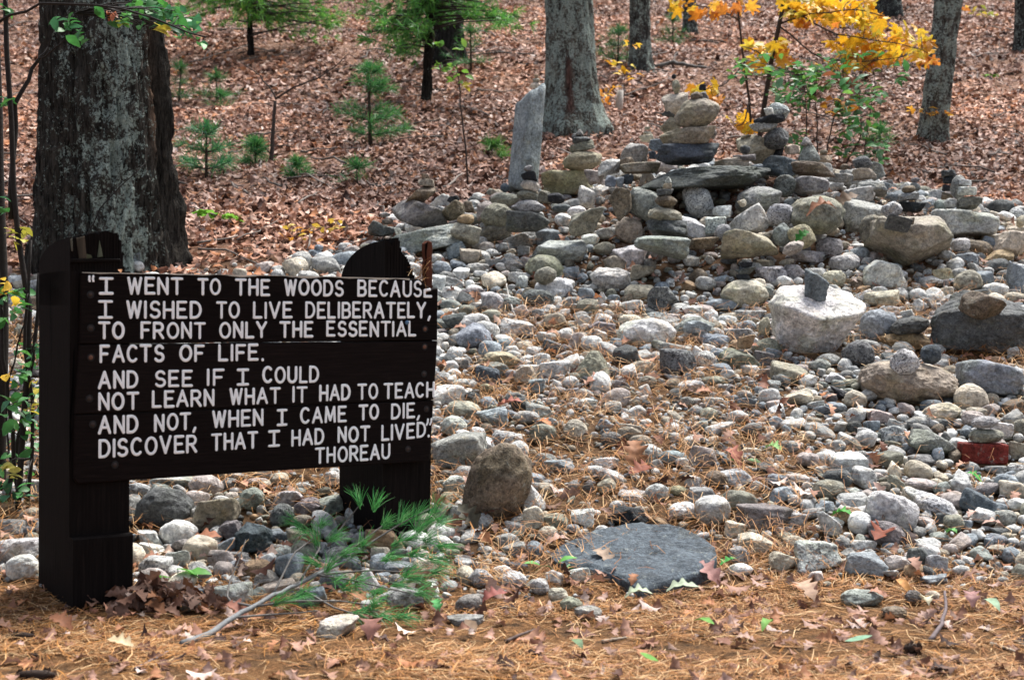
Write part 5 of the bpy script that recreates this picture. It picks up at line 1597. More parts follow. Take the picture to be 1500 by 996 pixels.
def young_pine(label, u, v, wpx, hpx, seed, tiers=5, dens=22, cols=PG, group="young white pines on the leafy slope"):
    b = on_ground(u, v); k = b[1] / FPX; W, H = wpx * k / 2, hpx * k
    r = rng(seed); root = empty("pine_sapling", tuple(b)); tag(root, label, "young pine", group, "thing")
    mb = MB(); nb = MB()
    top = b + np.array([r.normal() * .02, 0, H * .92])
    mb.tube(np.linspace(b - [0, 0, .03], top, 6), np.linspace(.014, .004, 6) * (H / .6 + .4), (.05, .035, .025, 0), 6)
    for t in range(tiers):
        f = t / max(tiers - 1, 1); z = H * (.16 + .64 * f); R = W * (1.05 - .72 * f)
        nbr = r.integers(5, 9); z += r.normal() * H * .04
        for q in range(nbr):
            a = q * 6.283 / nbr + r.uniform(0, .7); Rq = R * r.uniform(.35, 1.2)
            if r.random() < .18: continue
            tip = b + np.array([math.cos(a) * Rq, math.sin(a) * Rq, z + Rq * r.uniform(.02, .3)])
            s0 = b + np.array([0, 0, z - .02 * H])
            mb.tube([s0, (s0 + tip) / 2 + [0, 0, -.01], tip], [.005, .004, .002], (.05, .035, .025, 0), 4)
            nt = max(2, int(Rq / .07))
            for j in range(nt):
                g = (j + 1) / nt
                p = s0 + (tip - s0) * g
                tuft(nb, p, (tip - s0) / (np.linalg.norm(tip - s0) + 1e-6) + [0, 0, .45], int(dens * 1.1), .135, r, cols, .0042, .8)
    for j in range(4):
        tuft(nb, top - [0, 0, H * .07 * j], [0, 0, 1], int(dens * 1.5), .09, r, cols, .0055, .6)
    under(mb.build("trunk", M_TWIG), root); under(nb.build("crown", M_LEAF), root)

young_pine("bright green young pine standing alone on the leaf litter, about a metre tall", 543, 216, 104, 128, 41, 6, 26)
young_pine("bushy blue-green young pine low on the slope beside the massive trunk", 302, 262, 104, 84, 42, 3, 24, PG * np.array([.85, .95, 1.15]))
young_pine("small round pine seedling between the bushy one and the bare forked sapling", 374, 244, 38, 36, 43, 3, 20)
young_pine("tiny dark pine seedling just beyond the edge of the massive trunk", 262, 152, 40, 60, 44, 3, 14, PG * .6)
young_pine("low dull green pine seedling beside the foot of the bare forked sapling", 436, 262, 30, 26, 45, 2, 14)
young_pine("low spreading pine seedling in the litter beyond the sign's far post", 524, 274, 56, 36, 46, 2, 15, PG * .9)
young_pine("low feathery green seedling close behind the standing stone", 722, 233, 56, 22, 47, 2, 18, PG * np.array([1.5, 1.15, .8]))
young_pine("green seedling on the slope between the standing stone's tree and the slim pine", 690, 104, 60, 70, 48, 3, 14, PG * .9)
young_pine("dark green seedling high on the slope just before the mid-sized trunk", 905, 96, 60, 60, 49, 3, 14, PG * .8)
young_pine("green seedling high on the slope left of the short grey trunk", 985, 70, 44, 50, 50, 3, 13, PG * .8)
young_pine("small green seedling under the slope's upper edge, past the thin black pine", 318, 150, 60, 48, 51, 2, 10, PG * .7)
young_pine("light green seedling beside the bare forked sapling's upper fork", 325, 160, 30, 26, 52, 2, 10, PG * 1.1)
young_pine("sparse green seedling near the foot of the slanting grey trunk", 1288, 214, 36, 26, 53, 2, 14, PG)

def boughs(parent, b, boxes, seed, n=34, dens=20, col=PG):
    """needled boughs of a grown pine: boxes are (u, v, w, h) at the trunk's own distance"""
    r = rng(seed); nb, tb = MB(), MB()
    for (u, v, w, h) in boxes:
        for q in range(max(5, int(n * w * h / 6000))):
            dY = r.normal() * .7
            p = at(u + r.uniform(-.5, .5) * w, v + r.uniform(-.5, .5) * h, b[1] + dY)
            s = np.array([b[0], b[1], p[2] + r.uniform(.05, .3)])
            d = p - s; d /= np.linalg.norm(d) + 1e-6
            tb.tube([s, (s + p) / 2 + [0, 0, .04], p], [.012, .008, .004], (.04, .03, .025, 0), 4)
            for j in range(4):
                tuft(nb, p - d * j * .11 + r.normal(size=3) * .06, d + [0, 0, .2], dens, .12, r, col, .007, .7)
    under(nb.build("crown", M_LEAF), parent); under(tb.build("branch", M_TWIG), parent)
boughs(pine_far, pf_b, [(330, 15, 120, 40), (400, 18, 110, 44), (450, 20, 120, 46), (290, 10, 80, 36), (470, 40, 60, 30), (380, -40, 260, 60)], 61, 26, 20, PG * np.array([1.7, 1.35, .8]))
boughs(pine_mid, pm_b, [(600, 20, 90, 44), (660, 14, 110, 34), (560, 38, 70, 34), (700, 22, 90, 20), (575, 66, 60, 20), (740, 28, 70, 16), (640, -40, 240, 60), (590, 55, 60, 40)], 62, 30, 20, PG * np.array([1.5, 1.35, .9]))

def leafy(label, name, cat, base, stems, boxes, seed, proto, size, cols, stem_col=(.05, .035, .028, 0), group=None, mat=None, dens=1.0, deep=.35, tilt=.6, flat=1.0, stem_r=(.008, .003)):
    """a shrub or sapling: stems are polylines of (u, v, dY), boxes are (u, v, w, h, n) full of leaves, base a ground point"""
    r = rng(seed); root = empty(name, tuple(base)); tag(root, label, cat, group, "thing")
    sm, lm = MB(), MB(); Y = base[1]; tips = []
    for si, st in enumerate(stems):
        rad = stem_r
        if isinstance(st, tuple): rad, st = st
        P = np.array([at(u, v, Y + dy) for u, v, dy in st])
        t = np.linspace(0, 1, len(P)); tt = np.linspace(0, 1, 12)
        Q = np.stack([np.interp(tt, t, P[:, c]) for c in range(3)], 1) + r.normal(size=(12, 3)) * .004
        sm.tube(Q, np.linspace(rad[0], rad[1], 12), stem_col, 7); tips.append(Q)
    allp = np.vstack(tips)
    for bx in boxes:
        u, v, w, h, n = bx[:5]; c_ = cols if len(bx) < 6 else bx[5]
        n = int(n * dens)
        P = np.array([at(u + a * w, v + b_ * h, Y + d) for a, b_, d in zip(r.uniform(-.5, .5, n), r.uniform(-.5, .5, n), r.normal(size=n) * deep)])
        for p in P[::4]:
            q = allp[np.argmin(((allp - p) ** 2).sum(1))]
            sm.tube([q, (q + p) / 2 + [0, 0, .015], p], [.003, .0024, .0015], stem_col, 4)
        M = rot_zxz(r.uniform(0, 6.28, n), np.abs(r.normal(size=n)) * tilt + (.5 if flat < 1 else 0), r.uniform(0, 6.28, n)) * (r.uniform(*size, n))[:, None, None]
        cc = np.array(c_)[r.integers(0, len(c_), n)] * r.uniform(.75, 1.2, (n, 1))
        scatter(proto[0], proto[1], M, P, np.concatenate([cc, np.zeros((n, 1))], 1), lm)
    under(sm.build("stem", M_TWIG), root); under(lm.build("foliage", mat or M_LEAF), root)
    return root

YEL = [(.82, .50, .03), (.75, .42, .025), (.85, .58, .06), (.72, .34, .03), (.62, .5, .06)]
ORG = [(.66, .25, .03), (.72, .34, .04), (.55, .2, .04), (.75, .42, .05)]
GRN = [(.06, .22, .05), (.09, .28, .08), (.05, .15, .05), (.13, .26, .14), (.15, .32, .06)]
mb_ = on_ground(1106, 236); mb_[1] = 12.9; mb_[0] = at(1106, 236, 12.9)[0]; mb_[2] = float(terrain(mb_[0], 12.9))
leafy("young maple with drooping layers of yellow and orange leaves behind the cairn", "maple_sapling", "sapling", mb_,
      [((.024, .016), [(1106, 240, 0), (1118, 165, 0), (1133, 75, 0), (1150, -10, 0), (1165, -120, 0)]), ((.012, .008), [(1104, 240, .1), (1098, 150, .1), (1090, 90, .1), (1082, 20, .1), (1070, -90, .1)]),
       [(1142, 35, 0), (1190, 20, -.2), (1260, 14, -.4), (1320, 30, -.5)], [(1128, 100, 0), (1110, 75, -.2), (1088, 68, -.3)], [(1150, 10, 0), (1220, 50, -.3), (1290, 60, -.4), (1350, 72, -.5)], [(1096, 90, 0), (1060, 125, -.2), (1030, 132, -.3)], [(1142, 40, 0), (1200, 86, -.3), (1260, 92, -.35), (1320, 84, -.4)], [(1098, 150, 0), (1090, 180, -.2), (1080, 186, -.2)], [(1084, 30, .1), (1050, 14, 0), (1005, 6, -.1)]],
      [(1222, 12, 110, 26, 34, YEL), (1262, 28, 60, 20, 18, YEL), (1180, 10, 60, 30, 14, YEL), (1196, 30, 60, 14, 8, ORG), (1310, 50, 90, 22, 22, YEL), (1300, 78, 130, 30, 42, YEL), (1275, 88, 60, 26, 14, ORG), (1235, 92, 70, 14, 12, YEL), (1240, 62, 50, 16, 10, YEL),
       (1120, 68, 60, 16, 12, YEL), (1108, 92, 26, 18, 6, YEL), (1135, 78, 30, 12, 5, ORG), (1155, 88, 30, 8, 4, ORG), (1032, 130, 40, 12, 8, YEL), (1085, 182, 36, 22, 8, YEL), (1048, 148, 16, 20, 5, ORG), (1000, 8, 36, 16, 6, YEL), (1034, 20, 40, 12, 7, ORG), (1075, 10, 70, 14, 12, ORG), (1140, 8, 30, 16, 6, YEL), (1355, 66, 24, 16, 4, YEL), (1366, 90, 18, 8, 3, ORG)],
      71, MAPLE, (.13, .19), YEL, dens=1.5, deep=.22, tilt=.55, flat=.5)
sb = on_ground(1195, 240); sb = np.array([at(1205, 236, 12.2)[0], 12.2, 0]); sb[2] = float(terrain(sb[0], sb[1]))
leafy("open green shrub with thin dark stems and some russet leaves behind the cairn", "shrub", "shrub", sb,
      [[(1195, 246, 0), (1198, 200, 0), (1194, 142, 0)], [(1205, 246, 0), (1220, 180, .1), (1236, 128, .1)], [(1180, 246, 0), (1182, 170, .2), (1176, 110, .2)], [(1235, 246, .2), (1262, 200, .2), (1258, 130, .2)], [(1262, 250, .3), (1270, 200, .3), (1282, 110, .3)]],
      [(1170, 125, 70, 60, 60, GRN), (1115, 100, 60, 40, 22, GRN), (1200, 110, 80, 40, 44, GRN), (1255, 190, 60, 80, 66, GRN), (1262, 130, 70, 40, 40, GRN), (1285, 222, 40, 40, 26, GRN), (1165, 205, 30, 30, 16, GRN), (1230, 155, 50, 24, 16, ORG), (1225, 118, 60, 20, 12, [(.25, .09, .04), (.16, .07, .04)]), (1320, 110, 20, 34, 8, GRN), (1150, 150, 50, 40, 18, GRN), (1085, 100, 34, 30, 10, GRN), (1245, 90, 90, 30, 20, GRN)],
      72, OVAL, (.075, .12), GRN, dens=1.35, deep=.3, group="shrubs and saplings on the slope")
leafy("thin sapling with light green leaves at its tip, behind the long mossy slab", "sapling", "sapling", on_ground(686, 276),
      [((.009, .004), [(686, 280, 0), (682, 220, 0), (676, 160, 0), (672, 118, 0), (668, 88, 0)])], [(652, 98, 34, 14, 10), (672, 108, 34, 26, 14), (682, 126, 12, 18, 5, [(.5, .42, .06)]), (655, 68, 60, 14, 10)], 73, OVAL, (.07, .10), [(.16, .34, .05), (.22, .4, .07), (.10, .25, .05)], deep=.08, group="shrubs and saplings on the slope")
leafy("dead forked sapling without a leaf on the open slope", "bare_sapling", "sapling", on_ground(397, 243),
      [((.022, .014), [(397, 246, 0), (400, 190, 0), (403, 148, 0)]), ((.009, .003), [(404, 146, 0), (392, 124, 0), (374, 106, 0), (352, 92, 0)]), ((.010, .003), [(404, 145, 0), (440, 124, -.1), (470, 114, -.1), (492, 98, -.2), (512, 78, -.2)]), ((.005, .002), [(468, 116, -.1), (470, 100, -.1), (464, 92, -.1)]), ((.004, .002), [(469, 116, -.1), (500, 118, 0), (530, 112, 0)]), ((.008, .004), [(398, 228, 0), (388, 216, 0), (380, 214, 0)])],
      [(396, 225, 10, 8, 2)], 74, OVAL, (.03, .04), [(.2, .12, .07)], stem_col=(.06, .045, .038, 0), deep=.03, group="shrubs and saplings on the slope")
leafy("little sapling with yellow leaves before the mid-sized trunk uphill", "sapling", "sapling", on_ground(914, 152),
      [((.006, .003), [(914, 158, 0), (914, 120, 0), (918, 84, 0), (922, 60, 0)])], [(912, 98, 34, 22, 10, YEL), (930, 112, 18, 10, 4, YEL), (922, 66, 30, 12, 6, YEL), (898, 92, 20, 10, 4, YEL)], 75, OVAL, (.08, .12), YEL, deep=.1, group="shrubs and saplings on the slope")
leafy("low sprig of orange leaves beside a pale stub, right of the flared oak", "seedling", "seedling", on_ground(892, 160),
      [((.004, .002), [(892, 164, 0), (892, 145, 0), (890, 128, 0)])], [(890, 134, 34, 16, 14, ORG), (884, 148, 18, 8, 5, ORG)], 76, OVAL, (.08, .12), ORG, deep=.08, group="shrubs and saplings on the slope")
leafy("sprig of orange and yellowish leaves against the slanting grey trunk", "seedling", "seedling", on_ground(1362, 210),
      [((.004, .002), [(1362, 214, -.4), (1365, 190, -.4), (1370, 168, -.4)])], [(1352, 163, 50, 12, 12, ORG + YEL), (1382, 164, 30, 10, 12, ORG)], 77, OVAL, (.06, .10), ORG, deep=.08, group="shrubs and saplings on the slope")
leafy("low seedling with yellow leaves lying over the litter above the sign's middle", "seedling", "seedling", on_ground(448, 356),
      [((.004, .002), [(448, 360, 0), (444, 348, 0), (440, 338, 0)])], [(440, 342, 60, 26, 26, [(.6, .42, .06), (.5, .36, .05), (.62, .3, .05)]), (480, 330, 50, 16, 12, [(.6, .42, .06), (.5, .36, .05)]), (430, 352, 14, 12, 5, YEL)], 78, OVAL, (.05, .08), YEL, deep=.2, tilt=.4, group="shrubs and saplings on the slope")
leafy("sprig of yellow and green leaves high on the slope past the slanting trunk", "seedling", "seedling", on_ground(1444, 40),
      [((.006, .003), [(1444, 44, 0), (1440, 25, 0), (1436, 8, 0)])], [(1440, 18, 36, 14, 14, [(.3, .35, .06), (.5, .4, .06)]), (1415, 14, 20, 10, 6, ORG)], 79, OVAL, (.10, .16), YEL, deep=.1, group="shrubs and saplings on the slope")

# weathered stub beside the orange sprig
g = on_ground(907, 163); root_k = g[1] / FPX
mb = MB(); mb.tube([g - [0, 0, .05], g + [0, 0, 12 * root_k], g + np.array([2 * root_k, 0, 30 * root_k])], [6 * root_k, 5.5 * root_k, 4.5 * root_k], (.42, .38, .33, 0), 9)
o = recentre(mb.build("tree_stub", M_TWIG)); tag(o, "short pale weathered tree stub beside a sprig of orange leaves", "stub", None, "thing")

# moss cushions
for i, (u, v, w, h, lab, c) in enumerate(((300, 322, 40, 12, "bright green moss cushion on the litter just right of the massive trunk", (.15, .36, .03)), (338, 328, 32, 10, "smaller bright moss cushion beside the larger one near the massive trunk", (.17, .36, .035)), (1448, 117, 42, 9, "bright green moss patch high on the slope beyond the slanting trunk", (.12, .28, .03)))):
    b = on_ground(u, v); k = b[1] / FPX
    V, F = ICO[4]; rr = rng(90 + i)
    V = V * (1 + .3 * fbm(V * 2.5 + i * 9, 3, 91)[:, None]) * np.array([w * k / 2, w * k / 2.4, .06]) + b + [0, .05, .01]
    o = recentre(make_mesh("moss_cushion", V, [F], M_MOSS, (*c, 0))); tag(o, lab, "moss", "moss cushions on the slope", "thing")

# ------------------------------------------------------------------ the shrub by the sign and the branch over it
BLK = (.022, .017, .014, 0)
GR2 = [(.05, .2, .045), (.04, .15, .04), (.08, .26, .05), (.05, .17, .075)]
b1 = on_ground(14, 790)
b1 = np.array([at(14, 790, 6.1)[0], 6.1, 0]); b1[2] = float(terrain(b1[0], b1[1]))
leafy("tall dark-stemmed shrub beside the near post, its leafy branch arching over the massive trunk", "shrub", "shrub", b1,
      [((.014, .010), [(22, 820, 0), (30, 640, 0), (46, 470, 0), (30, 380, 0), (20, 250, 0), (10, 60, 0), (4, -80, 0)]), ((.030, .020), [(-4, 830, .2), (2, 600, .2), (6, 380, .2), (-6, 150, .2), (-14, -60, .2)]), ((.009, .006), [(36, 820, .0), (50, 640, .0), (36, 500, -.05), (44, 350, -.05)]), ((.012, .007), [(2, 830, .1), (18, 690, .1), (52, 500, .1), (58, 400, .1)]), ((.010, .006), [(30, 770, .05), (12, 600, 0), (0, 480, 0), (-6, 300, 0)]),
       ((.012, .006), [(14, 320, 0), (22, 160, .05), (50, 95, .1), (70, 70, .1)]), ((.006, .003), [(-6, 34, -.2), (30, 18, -.25), (60, 6, -.3), (100, 4, -.35), (150, 8, -.4), (215, 24, -.45), (262, 40, -.45), (300, 52, -.5)]), ((.005, .003), [(30, 640, 0), (45, 560, 0), (56, 480, -.05)]), ((.005, .003), [(18, 690, .1), (8, 600, .1), (20, 520, 0), (48, 440, 0)]), ((.004, .002), [(50, 95, .1), (96, 60, 0), (110, 20, 0)]),
       ((.003, .002), [(62, 460, -.3), (110, 380, -.3), (150, 300, -.3), (215, 240, -.2)])],
      [(215, 10, 60, 22, 30, GR2), (245, 26, 60, 28, 24, GR2), (272, 42, 40, 30, 15, GR2), (190, 26, 50, 26, 8, GR2), (298, 64, 16, 10, 3, GR2), (96, 38, 40, 22, 10, GR2), (118, 54, 30, 12, 5, GR2), (145, 18, 14, 14, 2, GR2), (238, 40, 18, 14, 4, [(.5, .42, .05)]), (180, 33, 12, 10, 2, [(.4, .45, .05)]), (160, 20, 14, 8, 2, [(.4, .12, .05)]),
       (8, 150, 20, 20, 4, GR2), (6, 12, 24, 20, 4, GR2), (10, 300, 24, 20, 4, GR2), (22, 450, 44, 60, 16, GR2), (40, 560, 40, 120, 26, GR2), (14, 640, 30, 120, 16, GR2), (20, 720, 50, 60, 14, GR2), (46, 620, 24, 120, 14, GR2), (12, 420, 26, 60, 6, YEL), (14, 555, 14, 14, 3, YEL), (48, 585, 16, 60, 6, [(.45, .38, .05)]), (16, 690, 30, 20, 4, [(.5, .45, .1)]), (20, 350, 40, 40, 6, [(.4, .38, .05)])],
      81, OVAL, (.045, .08), GR2, dens=1.5, stem_col=BLK, deep=.12, tilt=.7)
def seedling(label, u, v, leaves, seed, col, size=.06):
    b = on_ground(u, v); r = rng(seed); root = empty("seedling", tuple(b)); tag(root, label, "seedling", "green seedlings at the path's edge", "thing")
    sm, lm = MB(), MB()
    for (du, dv) in leaves:
        p = at(u + du, v + dv, b[1]); sm.tube([b, (b + p) / 2 + [0, 0, .01], p], [.0022, .0018, .0012], (.08, .14, .04, 0), 5)
        a = math.atan2(0, du if abs(du) > 2 else 1) + r.normal() * .3
        M = rot_zxz(np.array([a]), np.array([.35]), np.array([r.uniform(0, 6.28)])) * size
        scatter(OVAL[0], OVAL[1], M, p[None] + M[0] @ np.array([.45, 0, 0]), np.array([[*col, 0]]), lm)
    under(sm.build("stem", M_TWIG), root); under(lm.build("leaf", M_LEAF), root)
seedling("little seedling with three green leaves among the stones beside the near post", 262, 862, [(-2, -30), (-14, -18), (10, -22)], 101, (.12, .36, .06), .10)
seedling("tiny green sprig in the needles below the three-leaved seedling", 250, 888, [(-4, -8), (4, -6), (0, -4)], 102, (.12, .3, .06), .05)
seedling("small green leaves sprouting beside the broad slate slab", 815, 838, [(-22, -10), (4, -16), (14, -8)], 103, (.10, .34, .05), .075)
seedling("low sprig with two dark green leaves in the middle of the rock field", 1085, 678, [(-8, -6), (10, -6)], 104, (.07, .24, .05), .09)

# ------------------------------------------------------------------ fallen pine branch with green needles before the far post
br_base = at(265, 955, 4.5); br_base[2] = float(terrain(br_base[0], br_base[1]))
branch = empty("pine_branch", tuple(br_base))
tag(branch, "fallen white pine branch with grey stick and fresh green needle tufts before the far post", "pine branch", None, "thing")
def bp(u, v, Y, lift=.0):
    p = at(u, v, Y); p[2] = max(p[2], float(terrain(p[0], p[1])) + .012 + lift); return p
def curve(pts, n=14):
    P = np.array(pts); t = np.concatenate([[0], np.cumsum(np.linalg.norm(np.diff(P, axis=0), axis=1))]); t /= t[-1]; tt = np.linspace(0, 1, n)
    return np.stack([np.interp(tt, t, P[:, c]) for c in range(3)], 1)
GREY = (.17, .175, .175, 0); rb = rng(55)
main = curve([bp(266, 955, 4.5), bp(305, 930, 4.62), bp(340, 906, 4.75), bp(372, 888, 4.85), bp(420, 862, 5.0), bp(465, 842, 5.1), bp(515, 815, 5.2)], 22)
sm = MB(); sm.tube(main + rb.normal(size=main.shape) * .0022, np.linspace(.0105, .005, 22), GREY, 10)
under(sm.build("stick", M_TWIG), branch)
tw, gn = MB(), MB()
subs = [[(345, 904, 4.76), (380, 901, 4.8), (440, 897, 4.85), (465, 894, 4.9)], [(372, 888, 4.85), (430, 880, 4.85), (500, 880, 4.9), (560, 888, 4.92)], [(420, 862, 5.0), (480, 830, 5.15), (520, 800, 5.25), (560, 770, 5.3)],
        [(515, 815, 5.2), (550, 790, 5.25), (590, 765, 5.3), (630, 745, 5.3)], [(465, 842, 5.1), (540, 835, 5.1), (600, 838, 5.1), (640, 834, 5.15)], [(440, 850, 5.05), (470, 800, 5.2), (452, 775, 5.3)], [(480, 800, 5.3), (510, 760, 5.36), (528, 738, 5.36)],
        [(372, 888, 4.85), (332, 880, 4.9), (335, 855, 5.0), (350, 820, 5.1), (360, 790, 5.15)], [(465, 842, 5.1), (520, 850, 5.0), (560, 860, 4.98), (600, 868, 4.95)], [(440, 862, 4.95), (490, 890, 4.85), (540, 905, 4.8)], [(400, 870, 4.95), (430, 810, 5.1), (470, 780, 5.25)]]
for s in subs:
    P = curve([bp(*q, .01) for q in s], 10); tw.tube(P, np.linspace(.0045, .002, 10), (.13, .12, .11, 0), 6)
under(tw.build("twig", M_TWIG), branch)
FRESH = np.array([[.05, .24, .06], [.08, .33, .08], [.035, .17, .06], [.10, .36, .10], [.16, .36, .14]])
TU = [(528, 740, 5.36, -.3, 1), (548, 745, 5.36, .3, 1), (560, 772, 5.32, .6, .6), (585, 768, 5.3, .5, .8), (606, 762, 5.3, .8, .9), (622, 768, 5.28, .8, .7), (632, 752, 5.3, .6, 1), (596, 790, 5.24, .9, .3), (622, 792, 5.22, 1, .3), (600, 812, 5.18, .9, .1), (630, 818, 5.15, 1, 0), (575, 800, 5.22, .7, .4),
      (452, 780, 5.28, -.8, .3), (470, 772, 5.28, .4, .5), (482, 792, 5.2, .5, .3), (465, 800, 5.2, -.2, .4), (440, 770, 5.3, -.9, .3), (500, 812, 5.18, .6, .2), (478, 838, 5.08, .3, .4), (470, 828, 5.1, -.4, .3), (520, 852, 5.02, .7, .2), (500, 862, 4.98, .3, .1), (545, 868, 4.95, .8, .1), (575, 858, 5.0, .9, .1), (600, 848, 5.05, .9, .2), (632, 838, 5.1, 1, .1), (610, 868, 4.95, 1, 0), (590, 845, 5.05, .6, .3),
      (530, 892, 4.86, .8, 0), (555, 905, 4.8, .9, 0), (515, 898, 4.84, .3, 0), (545, 885, 4.88, .5, .3), (400, 884, 4.85, .4, .3), (425, 880, 4.88, .6, .2), (440, 870, 4.95, .5, .2), (580, 905, 4.8, 1, 0), (490, 852, 5.03, .2, .3), (610, 780, 5.26, .5, .7), (640, 770, 5.26, .9, .4), (640, 800, 5.2, 1, .1), (560, 820, 5.15, .6, .2), (530, 800, 5.24, .3, .4)]
for i, (u, v, Y, dx, dz) in enumerate(TU):
    p = bp(u, v, Y, .02)
    tuft(gn, p, [dx + rb.normal() * .15, rb.normal() * .35 - .15, dz], 42, .094, rb, FRESH * (.95 if i > 1 else 1.2), .0019, .3)
under(gn.build("needles", M_LEAF), branch)

# ------------------------------------------------------------------ single leaves, sticks and cones that catch the eye
LEAVES = [  # u, v, length px, kind, colour, dY (None = on the ground), tilt, label
 (1133, 668, 32, 'o', (.30, .52, .20), None, .5, "pale green oak leaf lying on pebbles in the middle of the field"),
 (1070, 676, 42, 'o', (.45, .17, .13), None, .4, "reddish pink oak leaf beside the two-leaved green sprig"),
 (1392, 789, 24, 'o', (.13, .36, .10), None, .2, "green oak leaf between the bluish front stone and the dark slate-coloured stone"),
 (1424, 708, 26, 'o', (.06, .34, .06), None, .3, "bright green leaf just below the red brick"),
 (1066, 834, 28, 'o', (.09, .38, .09), None, .2, "green oak leaf in needles at the end of the broad slate slab"),
 (1034, 850, 52, 'o', (.50, .27, .26), None, .7, "mauve-pink oak leaf standing up below the broad slate slab"),
 (1000, 871, 50, 'o', (.40, .46, .36), None, .3, "pale grey-green oak leaf beside the mauve-pink one"),
 (935, 882, 42, 'o', (.46, .52, .40), None, .3, "pale grey-green oak leaf below the middle of the broad slate slab"),
 (958, 804, 40, 'o', (.27, .10, .06), 5.62, .1, "small brown leaf lying on the broad slate slab"),
 (882, 826, 44, 'o', (.40, .29, .23), None, .3, "pale brown leaf with holes at the rim of the broad slate slab"),
 (746, 600, 42, 'o', (.42, .16, .13), None, .3, "dry red leaf below the bluish green block"),
 (930, 678, 60, 'o', (.34, .16, .09), None, .8, "big crisp brown oak leaf beside the smooth bluish oval"),
 (938, 702, 50, 'o', (.24, .07, .04), None, .6, "dark russet oak leaf just below the big crisp brown one"),
 (875, 566, 42, 'o', (.40, .2, .15), None, .4, "pinkish brown oak leaf below the peaked olive stone"),
 (1205, 300, 46, 'o', (.36, .17, .11), 9.2, .5, "dry brown oak leaf lying on top of the olive boulder"),
 (1240, 290, 40, 'o', (.22, .15, .11), 9.6, 1.0, "curled grey-brown leaf behind the olive boulder"),
 (1176, 343, 26, 'o', (.05, .2, .04), 9.12, 1.0, "dark green leaf stuck on the yellowish round stone"),
 (1232, 762, 34, 'o', (.09, .34, .07), None, .3, "green leaf blades on the white granite lump"),
 (1180, 878, 56, 'o', (.50, .33, .25), None, .7, "large curled tan leaf cupped at the front edge of the field"),
 (1290, 795, 60, 'o', (.24, .06, .03), None, .5, "dark red leaf below the purplish brown oval stone"),
 (1280, 882, 30, 'o', (.47, .24, .18), None, .4, "pinkish leaf beside the greenish stone at the path's edge"),
 (1322, 876, 34, 'v', (.62, .30, .11), None, .8, "orange leaf blade leaning on the greenish stone at the path's edge"),
 (1355, 892, 34, 'o', (.60, .55, .42), None, .4, "cream-coloured dry leaf beside the orange leaf blade"),
 (1255, 952, 44, 'v', (.22, .38, .27), None, .2, "bluish green leaf on the path's needles"),
 (1450, 895, 44, 'v', (.30, .42, .30), None, .2, "grey-green leaf on the path's far end"),
 (1420, 886, 40, 'o', (.40, .22, .22), None, .3, "mauve leaf in needles beside the grey-green one"),
 (1030, 925, 42, 'v', (.16, .34, .08), None, .1, "long green grass blade on the path below the slate slab"),
 (1122, 926, 40, 'v', (.18, .36, .09), None, .1, "second green grass blade on the path, past the first"),
 (845, 958, 36, 'v', (.16, .24, .14), None, .5, "dull green leaf tipped up on the path"),
 (950, 980, 34, 'v', (.14, .33, .06), None, .2, "green leaf scrap near the path's lower edge"),
 (640, 900, 28, 'o', (.12, .40, .14), None, .5, "green leaf at the front of the field beside the pine branch"),
 (725, 887, 42, 'o', (.30, .10, .09), None, .5, "dark red oak leaf among the front stones"),
 (545, 925, 54, 'o', (.30, .14, .12), None, .2, "flat mauve-brown oak leaf on the path below the pine branch"),
 (612, 866, 60, 'o', (.27, .14, .10), None, .7, "large folded brown leaf at the tip of the pine branch"),
 (300, 800, 54, 'o', (.36, .15, .09), None, .5, "rust-coloured oak leaf between the round blackish boulder and the dark slate block"),
 (452, 812, 46, 'o', (.34, .16, .10), None, .7, "brown oak leaf curled beside the pine branch's upper tufts"),
 (178, 958, 40, 'o', (.62, .49, .33), None, .5, "pale straw-coloured leaf on the path below the near post"),
 (90, 925, 44, 'o', (.28, .12, .07), None, .6, "brown curled leaf on the path just below the near post"),
 (685, 775, 50, 'o', (.10, .09, .07), None, 1.1, "dark grey-brown leaf standing upright below the tilted brown boulder"),
 (655, 760, 40, 'o', (.14, .15, .12), None, .4, "grey leaf lying beside the upright dark one"),
 (176, 397, 15, 'v', (.42, .20, .10), 5.06, .3, "tiny curled tan leaf on the top edge of the sign board"),
 (345, 905, 46, 'o', (.30, .13, .10), None, .3, "flat reddish brown leaf under the fallen grey stick"),
 (1060, 955, 40, 'o', (.22, .10, .07), None, .4, "brown leaf on the path below the grass blades"),
 (690, 930, 44, 'v', (.20, .13, .09), None, .2, "dark brown leaf on the path before the front stones"),
]
for i, (u, v, L, kind, c, Y, tilt, lab) in enumerate(LEAVES):
    r = rng(400 + i)
    if Y is None:
        p = ground_at(u, v + L * .1); p[2] = float(terrain(p[0], p[1])) + .045 + .25 * L * p[1] / FPX * math.sin(tilt); p[1] -= .02
    else: p = at(u, v, Y)
    V, F = OAKL if kind == 'o' else OVAL
    V = V.copy(); c = tuple(np.array(c) * np.array([.78, .8, .74])); V = V * (1, 1.1 if kind == 'o' else .75, 1); V[:, 2] += .5 * r.uniform(.2, .9) * V[:, 0] ** 2 * r.choice([-1, 1]); V[:, 2] += .12 * np.sin(V[:, 0] * 5 + i) * .3 + .25 * np.abs(V[:, 1]) * r.normal() * .5
    M = rot_zxz(np.array([r.uniform(0, 6.28)]), np.array([0.0]), np.array([0.0]))[0]
    a = tilt * .75; R = np.array([[1, 0, 0], [0, math.cos(a), -math.sin(a)], [0, math.sin(a), math.cos(a)]])
    V = V @ (R @ M).T * (L * 1.0 * p[1] / FPX) + p
    o = recentre(make_mesh("fallen_leaf", V, F, M_LITTER, (*c, 0))); tag(o, lab, "leaf", "single leaves lying on the stones and the path", "thing")

